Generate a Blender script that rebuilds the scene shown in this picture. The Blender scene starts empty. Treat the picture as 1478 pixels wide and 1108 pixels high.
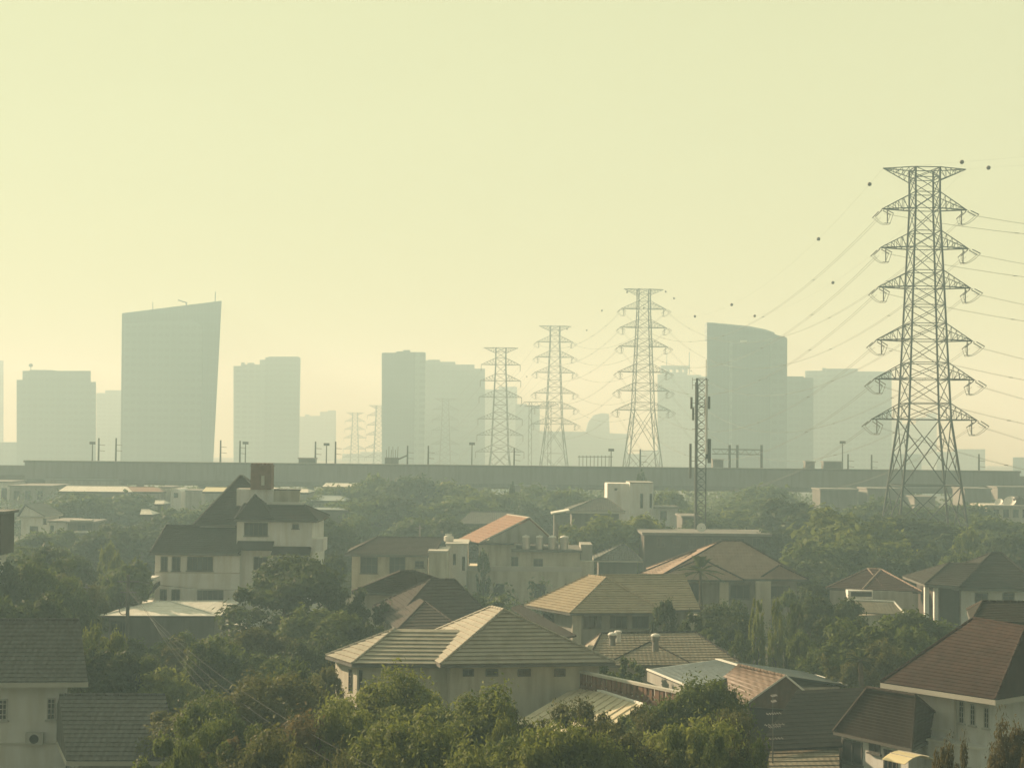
import bpy, math, random
import numpy as np
from mathutils import Vector, Matrix

sc = bpy.context.scene
col = sc.collection
R = math.radians
V = Vector

# ------------------------------------------------------------------ camera frame
F, H = 2300.0, 18.0
PITCH, ROLL = math.atan(86 / F), R(0.62)
O = V((0, 0, H))
f0 = V((0, math.cos(PITCH), math.sin(PITCH)))
u0 = V((0, -math.sin(PITCH), math.cos(PITCH)))
X0 = V((1, 0, 0))
cr = X0 * math.cos(ROLL) + u0 * math.sin(ROLL)
cu = u0 * math.cos(ROLL) - X0 * math.sin(ROLL)
cam = bpy.data.cameras.new('camera')
cam.sensor_width = 36.0
cam.lens = 36.0 * F / 1478.0
cam.clip_start, cam.clip_end = 0.5, 9000
camo = bpy.data.objects.new('camera', cam)
col.objects.link(camo)
M4 = Matrix((cr, cu, -f0)).transposed().to_4x4()
M4.translation = O
camo.matrix_world = M4
sc.camera = camo


def ray(px, py):
    return cr * (px - 739) + cu * (554 - py) + f0 * F


def W(px, py, d):                       # the point seen at (px, py) at distance d
    v = ray(px, py)
    return O + v * (d / v.y)


def E(px, py, z):                       # the point seen at (px, py) at height z
    v = ray(px, py)
    return O + v * ((z - H) / v.z)


def G(px, d):                           # ground under column px at distance d
    p = W(px, 640, d)
    return V((p.x, p.y, 0))


# ------------------------------------------------------------------ materials
def mat(name, c, rough=0.8, var=0.12, scale=0.6, bump=0.0, bscale=8.0, spec=0.3, stain=0.0, metal=0.0):
    m = bpy.data.materials.new(name)
    m.use_nodes = True
    nt = m.node_tree
    b = nt.nodes['Principled BSDF']
    b.inputs['Roughness'].default_value = rough
    b.inputs['Specular IOR Level'].default_value = spec
    b.inputs['Metallic'].default_value = metal
    tc = nt.nodes.new('ShaderNodeTexCoord')
    n = nt.nodes.new('ShaderNodeTexNoise')
    n.inputs['Scale'].default_value = scale
    n.inputs['Detail'].default_value = 6
    n.inputs['Roughness'].default_value = 0.65
    nt.links.new(tc.outputs['Object'], n.inputs['Vector'])
    rmp = nt.nodes.new('ShaderNodeValToRGB')
    e = rmp.color_ramp.elements
    e[0].position, e[1].position = 0.3, 0.7
    e[0].color = (*[max(0, x * (1 - var)) for x in c], 1)
    e[1].color = (*[min(1, x * (1 + var)) for x in c], 1)
    nt.links.new(n.outputs['Fac'], rmp.inputs['Fac'])
    out = rmp.outputs['Color']
    if stain:
        mp = nt.nodes.new('ShaderNodeMapping')
        mp.inputs['Scale'].default_value = (1.6, 1.6, 0.22)
        nt.links.new(tc.outputs['Object'], mp.inputs['Vector'])
        n2 = nt.nodes.new('ShaderNodeTexNoise')
        n2.inputs['Scale'].default_value = 1.1
        n2.inputs['Detail'].default_value = 8
        nt.links.new(mp.outputs['Vector'], n2.inputs['Vector'])
        r2 = nt.nodes.new('ShaderNodeValToRGB')
        r2.color_ramp.elements[0].position, r2.color_ramp.elements[1].position = 0.42, 0.72
        r2.color_ramp.elements[0].color = (1, 1, 1, 1)
        k = 1 - stain
        r2.color_ramp.elements[1].color = (k, k * 0.97, k * 0.9, 1)
        nt.links.new(n2.outputs['Fac'], r2.inputs['Fac'])
        mx = nt.nodes.new('ShaderNodeMix')
        mx.data_type = 'RGBA'
        mx.blend_type = 'MULTIPLY'
        mx.inputs['Factor'].default_value = 1
        nt.links.new(out, mx.inputs['A'])
        nt.links.new(r2.outputs['Color'], mx.inputs['B'])
        out = mx.outputs['Result']
    nt.links.new(out, b.inputs['Base Color'])
    if bump:
        n3 = nt.nodes.new('ShaderNodeTexNoise')
        n3.inputs['Scale'].default_value = bscale
        nt.links.new(tc.outputs['Object'], n3.inputs['Vector'])
        bp = nt.nodes.new('ShaderNodeBump')
        bp.inputs['Strength'].default_value = bump
        bp.inputs['Distance'].default_value = 0.05
        nt.links.new(n3.outputs['Fac'], bp.inputs['Height'])
        nt.links.new(bp.outputs['Normal'], b.inputs['Normal'])
    return m


def leafmat(name, c1, c2, tr=0.3):
    m = bpy.data.materials.new(name)
    m.use_nodes = True
    nt = m.node_tree
    b = nt.nodes['Principled BSDF']
    b.inputs['Roughness'].default_value = 0.65
    b.inputs['Specular IOR Level'].default_value = 0.12
    g = nt.nodes.new('ShaderNodeNewGeometry')
    oi = nt.nodes.new('ShaderNodeObjectInfo')
    tc = nt.nodes.new('ShaderNodeTexCoord')
    n = nt.nodes.new('ShaderNodeTexNoise')
    n.inputs['Scale'].default_value = 5.0
    nt.links.new(tc.outputs['Object'], n.inputs['Vector'])
    a = nt.nodes.new('ShaderNodeMath'); a.operation = 'MULTIPLY_ADD'
    a.inputs[1].default_value = 0.28
    nt.links.new(g.outputs['Random Per Island'], a.inputs[0])
    a2 = nt.nodes.new('ShaderNodeMath'); a2.operation = 'MULTIPLY_ADD'
    a2.inputs[1].default_value = 0.35
    a2.inputs[2].default_value = -0.15
    nt.links.new(oi.outputs['Random'], a2.inputs[0])
    a3 = nt.nodes.new('ShaderNodeMath'); a3.operation = 'MULTIPLY_ADD'
    a3.inputs[1].default_value = 0.75
    nt.links.new(n.outputs['Fac'], a3.inputs[0])
    nt.links.new(a2.outputs[0], a3.inputs[2])
    nt.links.new(a3.outputs[0], a.inputs[2])
    rmp = nt.nodes.new('ShaderNodeValToRGB')
    e = rmp.color_ramp.elements
    e[0].position, e[1].position = 0.2, 0.9
    e[0].color, e[1].color = (*c1, 1), (*c2, 1)
    nt.links.new(a.outputs[0], rmp.inputs['Fac'])
    nt.links.new(rmp.outputs['Color'], b.inputs['Base Color'])
    t = nt.nodes.new('ShaderNodeBsdfTranslucent')
    nt.links.new(rmp.outputs['Color'], t.inputs['Color'])
    mx = nt.nodes.new('ShaderNodeMixShader')
    mx.inputs['Fac'].default_value = tr
    nt.links.new(b.outputs[0], mx.inputs[1])
    nt.links.new(t.outputs[0], mx.inputs[2])
    nt.links.new(mx.outputs[0], nt.nodes['Material Output'].inputs['Surface'])
    return m


def facade(name, c, dark, fh=3.4, fw=3.0, hor=0.45):
    """tower cladding: storey bands and mullion rhythm in object space"""
    m = bpy.data.materials.new(name)
    m.use_nodes = True
    nt = m.node_tree
    b = nt.nodes['Principled BSDF']
    b.inputs['Roughness'].default_value = 0.45
    tc = nt.nodes.new('ShaderNodeTexCoord')
    sp = nt.nodes.new('ShaderNodeSeparateXYZ')
    nt.links.new(tc.outputs['Object'], sp.inputs[0])

    def band(sock, period, frac):
        a = nt.nodes.new('ShaderNodeMath'); a.operation = 'DIVIDE'; a.inputs[1].default_value = period
        nt.links.new(sock, a.inputs[0])
        q = nt.nodes.new('ShaderNodeMath'); q.operation = 'FRACT'
        nt.links.new(a.outputs[0], q.inputs[0])
        g = nt.nodes.new('ShaderNodeMath'); g.operation = 'LESS_THAN'; g.inputs[1].default_value = frac
        nt.links.new(q.outputs[0], g.inputs[0])
        return g.outputs[0]
    z = band(sp.outputs['Z'], fh, hor)
    x = band(sp.outputs['X'], fw, 0.7)
    big = band(sp.outputs['X'], fw * 4.7, 0.28)
    mul = nt.nodes.new('ShaderNodeMath'); mul.operation = 'MULTIPLY'
    nt.links.new(z, mul.inputs[0]); nt.links.new(x, mul.inputs[1])
    ad = nt.nodes.new('ShaderNodeMath'); ad.operation = 'MULTIPLY_ADD'; ad.inputs[1].default_value = 0.4
    nt.links.new(big, ad.inputs[0]); nt.links.new(mul.outputs[0], ad.inputs[2])
    ad.use_clamp = True
    n = nt.nodes.new('ShaderNodeTexNoise'); n.inputs['Scale'].default_value = 0.03
    nt.links.new(tc.outputs['Object'], n.inputs['Vector'])
    ml = nt.nodes.new('ShaderNodeMath'); ml.operation = 'MULTIPLY'
    nt.links.new(ad.outputs[0], ml.inputs[0]); nt.links.new(n.outputs['Fac'], ml.inputs[1])
    ml2 = nt.nodes.new('ShaderNodeMath'); ml2.operation = 'MULTIPLY'; ml2.inputs[1].default_value = 1.7
    ml2.use_clamp = True
    nt.links.new(ml.outputs[0], ml2.inputs[0])
    mx = nt.nodes.new('ShaderNodeMix'); mx.data_type = 'RGBA'
    nt.links.new(ml2.outputs[0], mx.inputs['Factor'])
    mx.inputs['A'].default_value = (*c, 1)
    mx.inputs['B'].default_value = (*dark, 1)
    nt.links.new(mx.outputs['Result'], b.inputs['Base Color'])
    return m


def tilemat(name, c, rough=0.5, var=0.2, spec=0.4, across=0.3, bump=0.3, metal=0.0):
    """roof tile: colour drift, lap dirt and barrel-shaped relief running along the eave"""
    m = mat(name, c, rough, var, 1.3, 0, 1, spec, stain=0.2, metal=metal)
    nt = m.node_tree
    b = nt.nodes['Principled BSDF']
    tc = nt.nodes.new('ShaderNodeTexCoord')
    w = nt.nodes.new('ShaderNodeTexWave')
    w.bands_direction = 'X'
    w.inputs['Scale'].default_value = 1.0 / across * 0.32
    w.inputs['Distortion'].default_value = 0.2
    nt.links.new(tc.outputs['Object'], w.inputs['Vector'])
    bp = nt.nodes.new('ShaderNodeBump')
    bp.inputs['Strength'].default_value = bump
    bp.inputs['Distance'].default_value = 0.05
    nt.links.new(w.outputs['Fac'], bp.inputs['Height'])
    nt.links.new(bp.outputs['Normal'], b.inputs['Normal'])
    return m


m_white = mat('white_render', (0.80, 0.80, 0.76), 0.85, 0.07, 0.5, 0.15, 6, stain=0.18)
m_cream = mat('cream_render', (0.62, 0.59, 0.48), 0.85, 0.1, 0.5, 0.15, 6, stain=0.28)
m_grey = mat('grey_render', (0.38, 0.38, 0.34), 0.85, 0.12, 0.5, 0.15, 6, stain=0.35)
m_conc = mat('concrete', (0.22, 0.22, 0.205), 0.85, 0.1, 0.08, 0.2, 5, stain=0.2)
m_concd = mat('dark_concrete', (0.15, 0.15, 0.135), 0.85, 0.16, 0.3, 0.2, 5, stain=0.3)
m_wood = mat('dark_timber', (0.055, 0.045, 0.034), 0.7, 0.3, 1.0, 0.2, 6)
m_brick = mat('brick', (0.21, 0.115, 0.07), 0.85, 0.25, 2.5, 0.3, 12)
m_glass = mat('window_glass', (0.03, 0.035, 0.035), 0.15, 0.3, 0.8, spec=0.5)
m_frame = mat('window_frame', (0.5, 0.49, 0.44), 0.6, 0.08)
m_framed = mat('dark_frame', (0.1, 0.095, 0.08), 0.6, 0.1)
m_fascia = mat('fascia_board', (0.55, 0.53, 0.46), 0.6, 0.08)
m_trim = mat('bright_trim', (0.78, 0.77, 0.7), 0.5, 0.05)
m_steel = mat('galvanised_steel', (0.045, 0.047, 0.042), 0.7, 0.12, 0.4, spec=0.2)
m_insul = mat('insulator_brown', (0.08, 0.075, 0.065), 0.35, 0.1)
m_wire = mat('wire', (0.10, 0.10, 0.09), 0.5, 0.05)
m_ball = mat('marker_ball', (0.09, 0.05, 0.035), 0.5, 0.05)
m_tankst = mat('stainless_tank', (0.55, 0.55, 0.52), 0.3, 0.08, metal=0.7)
m_dark = mat('dark_opening', (0.02, 0.02, 0.017), 0.9, 0.1)
m_alu = mat('white_sheet_metal', (0.80, 0.78, 0.70), 0.45, 0.06, 0.4, spec=0.5, stain=0.2)
m_blue = mat('blue_grey_sheet', (0.30, 0.36, 0.37), 0.45, 0.08, 0.4, spec=0.5, stain=0.2)
m_carport = mat('cream_sheet', (0.70, 0.62, 0.43), 0.5, 0.08, 0.6, spec=0.6, stain=0.2)
m_canopy = mat('cream_polycarbonate', (0.75, 0.66, 0.40), 0.35, 0.05)
m_bark = mat('bark', (0.10, 0.085, 0.06), 0.9, 0.25, 3, 0.4, 10)
t_grey = tilemat('grey_tile', (0.105, 0.108, 0.095), 0.6, 0.2, 0.3, bump=0.8, across=0.32)
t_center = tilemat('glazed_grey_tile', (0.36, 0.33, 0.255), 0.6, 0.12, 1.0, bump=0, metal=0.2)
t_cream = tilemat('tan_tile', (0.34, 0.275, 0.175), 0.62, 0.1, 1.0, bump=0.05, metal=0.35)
t_red = tilemat('red_brown_tile', (0.052, 0.031, 0.025), 0.8, 0.25, 0.12, bump=0.12)
t_brown = tilemat('brown_tile', (0.058, 0.044, 0.034), 0.7, 0.25, 0.2, bump=0.12)
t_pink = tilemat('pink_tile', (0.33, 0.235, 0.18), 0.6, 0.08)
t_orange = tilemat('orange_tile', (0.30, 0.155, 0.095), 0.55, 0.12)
t_dark = tilemat('charcoal_tile', (0.036, 0.032, 0.026), 0.75, 0.25, 0.15, bump=0.1)
t_tan = tilemat('weathered_tan_tile', (0.23, 0.195, 0.135), 0.6)
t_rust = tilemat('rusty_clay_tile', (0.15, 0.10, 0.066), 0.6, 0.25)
L = {
    'dark': leafmat('leaf_dark', (0.034, 0.05, 0.015), (0.085, 0.115, 0.03), 0.42),
    'mid': leafmat('leaf_mid', (0.055, 0.082, 0.018), (0.15, 0.19, 0.042), 0.42),
    'light': leafmat('leaf_light', (0.10, 0.13, 0.026), (0.26, 0.29, 0.062), 0.42),
    'olive': leafmat('leaf_olive', (0.066, 0.074, 0.022), (0.165, 0.17, 0.048), 0.42),
    'red': leafmat('leaf_russet', (0.075, 0.066, 0.024), (0.16, 0.128, 0.05), 0.42),
}
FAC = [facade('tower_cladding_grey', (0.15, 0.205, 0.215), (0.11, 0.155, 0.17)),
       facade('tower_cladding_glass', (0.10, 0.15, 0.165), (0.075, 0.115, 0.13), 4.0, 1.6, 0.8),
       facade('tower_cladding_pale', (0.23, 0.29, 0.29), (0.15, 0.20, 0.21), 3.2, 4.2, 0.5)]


# ------------------------------------------------------------------ mesh helpers
class MB:
    def __init__(s):
        s.v, s.f = [], []

    def poly(s, pts):
        n = len(s.v)
        s.v += [tuple(p) for p in pts]
        s.f.append(tuple(range(n, n + len(pts))))
        return s

    def obox(s, o, a, b, c):             # parallelepiped from corner o along a, b, c
        o, a, b, c = V(o), V(a), V(b), V(c)
        n = len(s.v)
        s.v += [tuple(p) for p in (o, o + a, o + a + b, o + b, o + c, o + a + c, o + a + b + c, o + b + c)]
        s.f += [tuple(n + i for i in q) for q in
                ((3, 2, 1, 0), (4, 5, 6, 7), (0, 1, 5, 4), (1, 2, 6, 5), (2, 3, 7, 6), (3, 0, 4, 7))]
        return s

    def box(s, x0, x1, y0, y1, z0, z1):
        return s.obox((x0, y0, z0), (x1 - x0, 0, 0), (0, y1 - y0, 0), (0, 0, z1 - z0))

    def prism(s, pts, z0, z1):           # footprint extruded upward
        n, k = len(s.v), len(pts)
        s.v += [(p[0], p[1], z0) for p in pts] + [(p[0], p[1], z1) for p in pts]
        s.f.append(tuple(n + k - 1 - i for i in range(k)))
        s.f.append(tuple(n + k + i for i in range(k)))
        for i in range(k):
            j = (i + 1) % k
            s.f.append((n + i, n + j, n + k + j, n + k + i))
        return s

    def extrude(s, pts, vec):            # any outline pushed along vec
        n, k = len(s.v), len(pts)
        vec = V(vec)
        s.v += [tuple(V(p)) for p in pts] + [tuple(V(p) + vec) for p in pts]
        s.f.append(tuple(n + i for i in range(k)))
        s.f.append(tuple(n + 2 * k - 1 - i for i in range(k)))
        for i in range(k):
            j = (i + 1) % k
            s.f.append((n + j, n + i, n + k + i, n + k + j))
        return s

    def tube(s, pts, r, n=4, r2=None, cap=True):
        pts = [V(p) for p in pts]
        base = len(s.v)
        m = len(pts)
        for i, p in enumerate(pts):
            t = (pts[min(i + 1, m - 1)] - pts[max(i - 1, 0)])
            if t.length < 1e-9:
                t = V((0, 0, 1))
            t.normalize()
            a = t.cross(V((0, 0, 1)) if abs(t.z) < 0.9 else V((1, 0, 0))).normalized()
            b = t.cross(a)
            rr = r if r2 is None else r + (r2 - r) * i / max(1, m - 1)
            for k in range(n):
                w = 2 * math.pi * (k + 0.5) / n
                s.v.append(tuple(p + a * (rr * math.cos(w)) + b * (rr * math.sin(w))))
        for i in range(m - 1):
            for k in range(n):
                q = (k + 1) % n
                s.f.append((base + i * n + k, base + i * n + q, base + (i + 1) * n + q, base + (i + 1) * n + k))
        if cap:
            s.f.append(tuple(base + n - 1 - k for k in range(n)))
            s.f.append(tuple(base + (m - 1) * n + k for k in range(n)))
        return s

    def bar(s, a, b, r):
        return s.tube((a, b), r, 4)

    def lathe(s, c, prof, n=16):         # profile of (radius, z) about a vertical axis
        base = len(s.v)
        for r, z in prof:
            for k in range(n):
                w = 2 * math.pi * k / n
                s.v.append((c[0] + r * math.cos(w), c[1] + r * math.sin(w), c[2] + z))
        m = len(prof)
        for i in range(m - 1):
            for k in range(n):
                q = (k + 1) % n
                s.f.append((base + i * n + k, base + i * n + q, base + (i + 1) * n + q, base + (i + 1) * n + k))
        s.f.append(tuple(base + n - 1 - k for k in range(n)))
        s.f.append(tuple(base + (m - 1) * n + k for k in range(n)))
        return s

    def build(s, name, m, parent=None, smooth=False):
        off = V((0, 0, 0))
        if parent is not None:
            q = parent
            while q is not None:
                off += q.location
                q = q.parent
        elif s.v:
            a = np.array(s.v)
            off = V(((a[:, 0].min() + a[:, 0].max()) / 2, (a[:, 1].min() + a[:, 1].max()) / 2, a[:, 2].min()))
        me = bpy.data.meshes.new(name)
        me.from_pydata([(x - off.x, y - off.y, z - off.z) for x, y, z in s.v], [], s.f)
        me.materials.append(m)
        if smooth:
            me.shade_smooth()
        o = bpy.data.objects.new(name, me)
        col.objects.link(o)
        if parent is not None:
            o.parent = parent
        else:
            o.location = off
        return o


def tag(o, label, cat, group=None, kind=None):
    o['label'] = label
    if cat:
        o['category'] = cat
    if group:
        o['group'] = group
    if kind:
        o['kind'] = kind
    return o


def thing(name, loc, label, cat, group=None):
    o = bpy.data.objects.new(name, None)
    o.empty_display_size = 0.5
    o.location = loc
    col.objects.link(o)
    return tag(o, label, cat, group)


def struct(name, mb, m):
    o = mb.build(name, m)
    o['kind'] = 'structure'
    return o


def copy_tree(o, parent=None):
    c = o.copy()
    col.objects.link(c)
    if parent is not None:
        c.parent = parent
    for ch in list(o.children):
        copy_tree(ch, c)
    return c


FOOT = []                                # wall footprints, kept clear of undergrowth


def inset(poly, o):
    n = len(poly)
    area = sum(poly[i][0] * poly[(i + 1) % n][1] - poly[(i + 1) % n][0] * poly[i][1] for i in range(n))
    sg = 1 if area > 0 else -1
    out = []
    for i in range(n):
        p0, p1, p2 = (V((poly[(i + k) % n][0], poly[(i + k) % n][1])) for k in (-1, 0, 1))
        d1, d2 = (p1 - p0).normalized(), (p2 - p1).normalized()
        n1, n2 = V((-d1.y, d1.x)) * sg, V((-d2.y, d2.x)) * sg
        b = n1 + n2
        out.append(p1 + b * (o / max(0.3, 1 + n1.dot(n2))))
    return [(p.x, p.y) for p in out]


def face_steps(mb, A, B, C, D, n, step):
    """one roof slope (eave A-B, ridge D-C) laid in n lapped courses"""
    A, B, C, D = V(A), V(B), V(C), V(D)
    nr = (B - A).cross((D + C) / 2 - (A + B) / 2)
    nr.normalize()
    if nr.z < 0:
        nr = -nr
    up = nr * step
    for i in range(n):
        t0, t1 = i / n, (i + 1) / n
        l0, r0 = A.lerp(D, t0), B.lerp(C, t0)
        l1, r1 = A.lerp(D, t1), B.lerp(C, t1)
        if (l1 - r1).length < 1e-4:
            mb.poly((l0 + up, r0 + up, r1))
        else:
            mb.poly((l0 + up, r0 + up, r1, l1))
        mb.poly((l0 - up * 0.02, r0 - up * 0.02, r0 + up, l0 + up))
        mb.poly((l0 - up * 0.02, l0 + up, l1))
        mb.poly((r0 + up, r0 - up * 0.02, r1))


def roof(root, slopes, hips, eave, m, n=10, step=0.05, cap=None, fascia=None, capr=0.09, fh=0.2, gables=()):
    """slopes: (A,B,C,D); hips: lines that carry a cap; eave: outline closed underneath"""
    mb = MB()
    for q in slopes:
        face_steps(mb, *q, n, step)
    for gpoly in gables:
        mb.poly(gpoly)
    mb.poly([V(p) - V((0, 0, 0.03)) for p in reversed(eave)])
    r = mb.build('roof', m, root)
    if hips:
        c = MB()
        for a, b in hips:
            a, b = V(a), V(b)
            k = max(2, int((b - a).length / 0.35))
            for i in range(k):
                p, q = a.lerp(b, i / k), a.lerp(b, (i + 0.92) / k)
                c.tube((p + V((0, 0, 0.02)), q + V((0, 0, 0.03))), capr, 6, capr * 0.8)
        c.build('ridge_cap', cap or m, r)
    if fascia:
        fb = MB()
        k = len(eave)
        for i in range(k):
            a, b = V(eave[i]), V(eave[(i + 1) % k])
            d = (b - a).normalized()
            nn = V((d.y, -d.x, 0)) * 0.04
            fb.obox(a - nn * 0.5 - V((0, 0, fh + 0.035)), b - a, nn, (0, 0, fh))
        fb.build('fascia', fascia, r)
    return r


def hip(root, FL, FR, BR, BL, Ra, Rb, axis, m, **k):
    if axis == 'x':
        sl = [(FL, FR, Rb, Ra), (FR, BR, Rb, Rb), (BR, BL, Ra, Rb), (BL, FL, Ra, Ra)]
        hp = [(FL, Ra), (BL, Ra), (FR, Rb), (BR, Rb), (Ra, Rb)]
    else:                                # Ra at the front, Rb at the back
        sl = [(FL, FR, Ra, Ra), (FR, BR, Rb, Ra), (BR, BL, Rb, Rb), (BL, FL, Ra, Rb)]
        hp = [(FL, Ra), (FR, Ra), (BL, Rb), (BR, Rb), (Ra, Rb)]
    return roof(root, sl, hp, [FL, FR, BR, BL], m, **k)


def gable(root, FL, FR, BR, BL, Ra, Rb, axis, m, **k):
    if axis == 'x':
        sl = [(FL, FR, Rb, Ra), (BR, BL, Ra, Rb)]
        gb = [(FL, Ra, BL), (FR, BR, Rb)]
    else:
        sl = [(FR, BR, Rb, Ra), (BL, FL, Ra, Rb)]
        gb = [(FL, FR, Ra), (BR, BL, Rb)]
    return roof(root, sl, [(Ra, Rb)], [FL, FR, BR, BL], m, gables=gb, **k)


def walls(root, poly, z0, z1, m, name='wall'):
    FOOT.append([(p[0], p[1]) for p in poly])
    return MB().prism(poly, z0, z1).build(name, m, root)


def hit(A, B, px, py):                   # where the sight line meets the upright plane through A-B
    A, B = V((A[0], A[1], 0)), V((B[0], B[1], 0))
    d = B - A
    n = V((d.y, -d.x, 0))
    v = ray(px, py)
    t = n.dot(A - O) / n.dot(v)
    return O + v * t


def window(root, A, B, px0, py0, px1, py1, nx=2, ny=1, fm=None, gm=None, sill=True, name='window'):
    p = hit(A, B, px0, (py0 + py1) / 2)
    q = hit(A, B, px1, (py0 + py1) / 2)
    z1 = hit(A, B, (px0 + px1) / 2, py0).z
    z0 = hit(A, B, (px0 + px1) / 2, py1).z
    u = V((q.x - p.x, q.y - p.y, 0))
    wd = u.length
    u.normalize()
    n = V((u.y, -u.x, 0))
    if n.dot(O - p) < 0:
        n = -n
    b = V((p.x, p.y, z0))
    h = z1 - z0
    fb = MB()
    t = min(0.07, wd * 0.12)
    fb.obox(b + n * 0.002, u * wd, n * 0.06, V((0, 0, t)))
    fb.obox(b + n * 0.002 + V((0, 0, h - t)), u * wd, n * 0.06, V((0, 0, t)))
    for i in range(nx + 1):
        tt = t if i in (0, nx) else t * 0.6
        x = (wd - tt) * i / nx
        fb.obox(b + n * 0.002 + u * x + V((0, 0, t)), u * tt, n * 0.055, V((0, 0, h - 2 * t)))
    for j in range(1, ny):
        fb.obox(b + n * 0.004 + u * t + V((0, 0, h * j / ny)), u * (wd - 2 * t), n * 0.045, V((0, 0, t * 0.6)))
    if sill:
        fb.obox(b + n * 0.002 - u * 0.08 - V((0, 0, 0.08)), u * (wd + 0.16), n * 0.14, V((0, 0, 0.08)))
    w = fb.build(name, fm or m_frame, root)
    MB().obox(b + u * t + n * 0.004 + V((0, 0, t)), u * (wd - 2 * t), n * 0.016, V((0, 0, h - 2 * t))).build('pane', gm or m_glass, w)
    return w


def xy(p):
    return (p[0], p[1])


def up(p, z):
    return V((p[0], p[1], z))


#SECTION: setting
# ------------------------------------------------------------------ light, sky, air
SUN_EL, SUN_AZ = R(20.5), R(-49)           # azimuth from straight ahead, negative to the left
sdir = V((math.sin(SUN_AZ) * math.cos(SUN_EL), math.cos(SUN_AZ) * math.cos(SUN_EL), math.sin(SUN_EL)))
sun = bpy.data.lights.new('sun', 'SUN')
sun.energy = 5.0
sun.angle = R(0.6)
sun.color = (1.0, 0.83, 0.56)
suno = bpy.data.objects.new('sun', sun)
suno.rotation_euler = sdir.to_track_quat('Z', 'Y').to_euler()
suno.location = (0, 0, 200)
col.objects.link(suno)

world = bpy.data.worlds.new('World')
sc.world = world
world.use_nodes = True
wn = world.node_tree
bg = wn.nodes['Background']
sky = wn.nodes.new('ShaderNodeTexSky')
sky.sky_type = 'NISHITA'
sky.sun_disc = False
sky.sun_elevation = SUN_EL
sky.sun_rotation = SUN_AZ
sky.air_density = 2.0
sky.dust_density = 6.0
sky.ozone_density = 1.0
hs = wn.nodes.new('ShaderNodeHueSaturation')
hs.inputs['Saturation'].default_value = 0.12
wn.links.new(sky.outputs[0], hs.inputs['Color'])
# thick smog evens the sky out: most of it is one pale yellow veil
mxs = wn.nodes.new('ShaderNodeMix'); mxs.data_type = 'RGBA'
mxs.inputs['Factor'].default_value = 0.93
mxs.inputs['B'].default_value = (8.6, 8.6, 8.6, 1)
wn.links.new(hs.outputs[0], mxs.inputs['A'])
tint = wn.nodes.new('ShaderNodeMix'); tint.data_type = 'RGBA'; tint.blend_type = 'MULTIPLY'
tint.inputs['Factor'].default_value = 1
tint.inputs['B'].default_value = (0.945, 0.985, 0.575, 1)
wn.links.new(mxs.outputs['Result'], tint.inputs['A'])
# smog glows toward the low sun and is duller overhead and behind
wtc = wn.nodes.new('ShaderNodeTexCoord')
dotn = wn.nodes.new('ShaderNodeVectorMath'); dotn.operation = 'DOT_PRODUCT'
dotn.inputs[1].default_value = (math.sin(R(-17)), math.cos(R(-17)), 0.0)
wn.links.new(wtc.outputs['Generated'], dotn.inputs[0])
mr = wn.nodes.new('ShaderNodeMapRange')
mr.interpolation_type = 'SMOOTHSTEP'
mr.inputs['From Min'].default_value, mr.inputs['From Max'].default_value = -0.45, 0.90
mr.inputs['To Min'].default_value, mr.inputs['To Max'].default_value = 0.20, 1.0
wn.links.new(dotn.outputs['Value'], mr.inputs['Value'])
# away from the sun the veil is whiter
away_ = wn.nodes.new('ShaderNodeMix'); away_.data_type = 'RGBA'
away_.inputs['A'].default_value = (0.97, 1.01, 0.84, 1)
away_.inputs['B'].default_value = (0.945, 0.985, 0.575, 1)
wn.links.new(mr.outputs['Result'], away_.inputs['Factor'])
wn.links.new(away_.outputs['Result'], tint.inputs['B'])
# faint uneven layers in the smog
wno = wn.nodes.new('ShaderNodeTexNoise')
wno.inputs['Scale'].default_value = 2.2
wno.inputs['Detail'].default_value = 4
wmp = wn.nodes.new('ShaderNodeMapping')
wmp.inputs['Scale'].default_value = (1, 1, 3.5)
wn.links.new(wtc.outputs['Generated'], wmp.inputs['Vector'])
wn.links.new(wmp.outputs['Vector'], wno.inputs['Vector'])
wm2 = wn.nodes.new('ShaderNodeMapRange')
wm2.inputs['To Min'].default_value, wm2.inputs['To Max'].default_value = 0.95, 1.05
wn.links.new(wno.outputs['Fac'], wm2.inputs['Value'])
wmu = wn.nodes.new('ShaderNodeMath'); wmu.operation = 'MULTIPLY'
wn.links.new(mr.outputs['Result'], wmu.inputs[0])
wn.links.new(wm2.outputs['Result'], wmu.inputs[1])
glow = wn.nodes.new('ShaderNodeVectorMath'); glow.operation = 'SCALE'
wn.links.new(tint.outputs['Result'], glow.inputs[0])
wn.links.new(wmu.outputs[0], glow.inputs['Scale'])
# the thickest smog, low on the horizon, glows warmer
sepz = wn.nodes.new('ShaderNodeSeparateXYZ')
wn.links.new(wtc.outputs['Generated'], sepz.inputs[0])
mrz = wn.nodes.new('ShaderNodeMapRange')
mrz.interpolation_type = 'SMOOTHSTEP'
mrz.inputs['From Min'].default_value, mrz.inputs['From Max'].default_value = 0.0, 0.2
mrz.inputs['To Min'].default_value, mrz.inputs['To Max'].default_value = 1.0, 0.0
wn.links.new(sepz.outputs['Z'], mrz.inputs['Value'])
warm = wn.nodes.new('ShaderNodeMix'); warm.data_type = 'RGBA'; warm.blend_type = 'MULTIPLY'
warm.inputs['B'].default_value = (0.98, 0.955, 0.84, 1)
wn.links.new(mrz.outputs['Result'], warm.inputs['Factor'])
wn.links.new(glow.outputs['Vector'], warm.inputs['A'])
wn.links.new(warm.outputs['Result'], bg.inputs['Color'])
bg.inputs['Strength'].default_value = 0.0535

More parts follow.
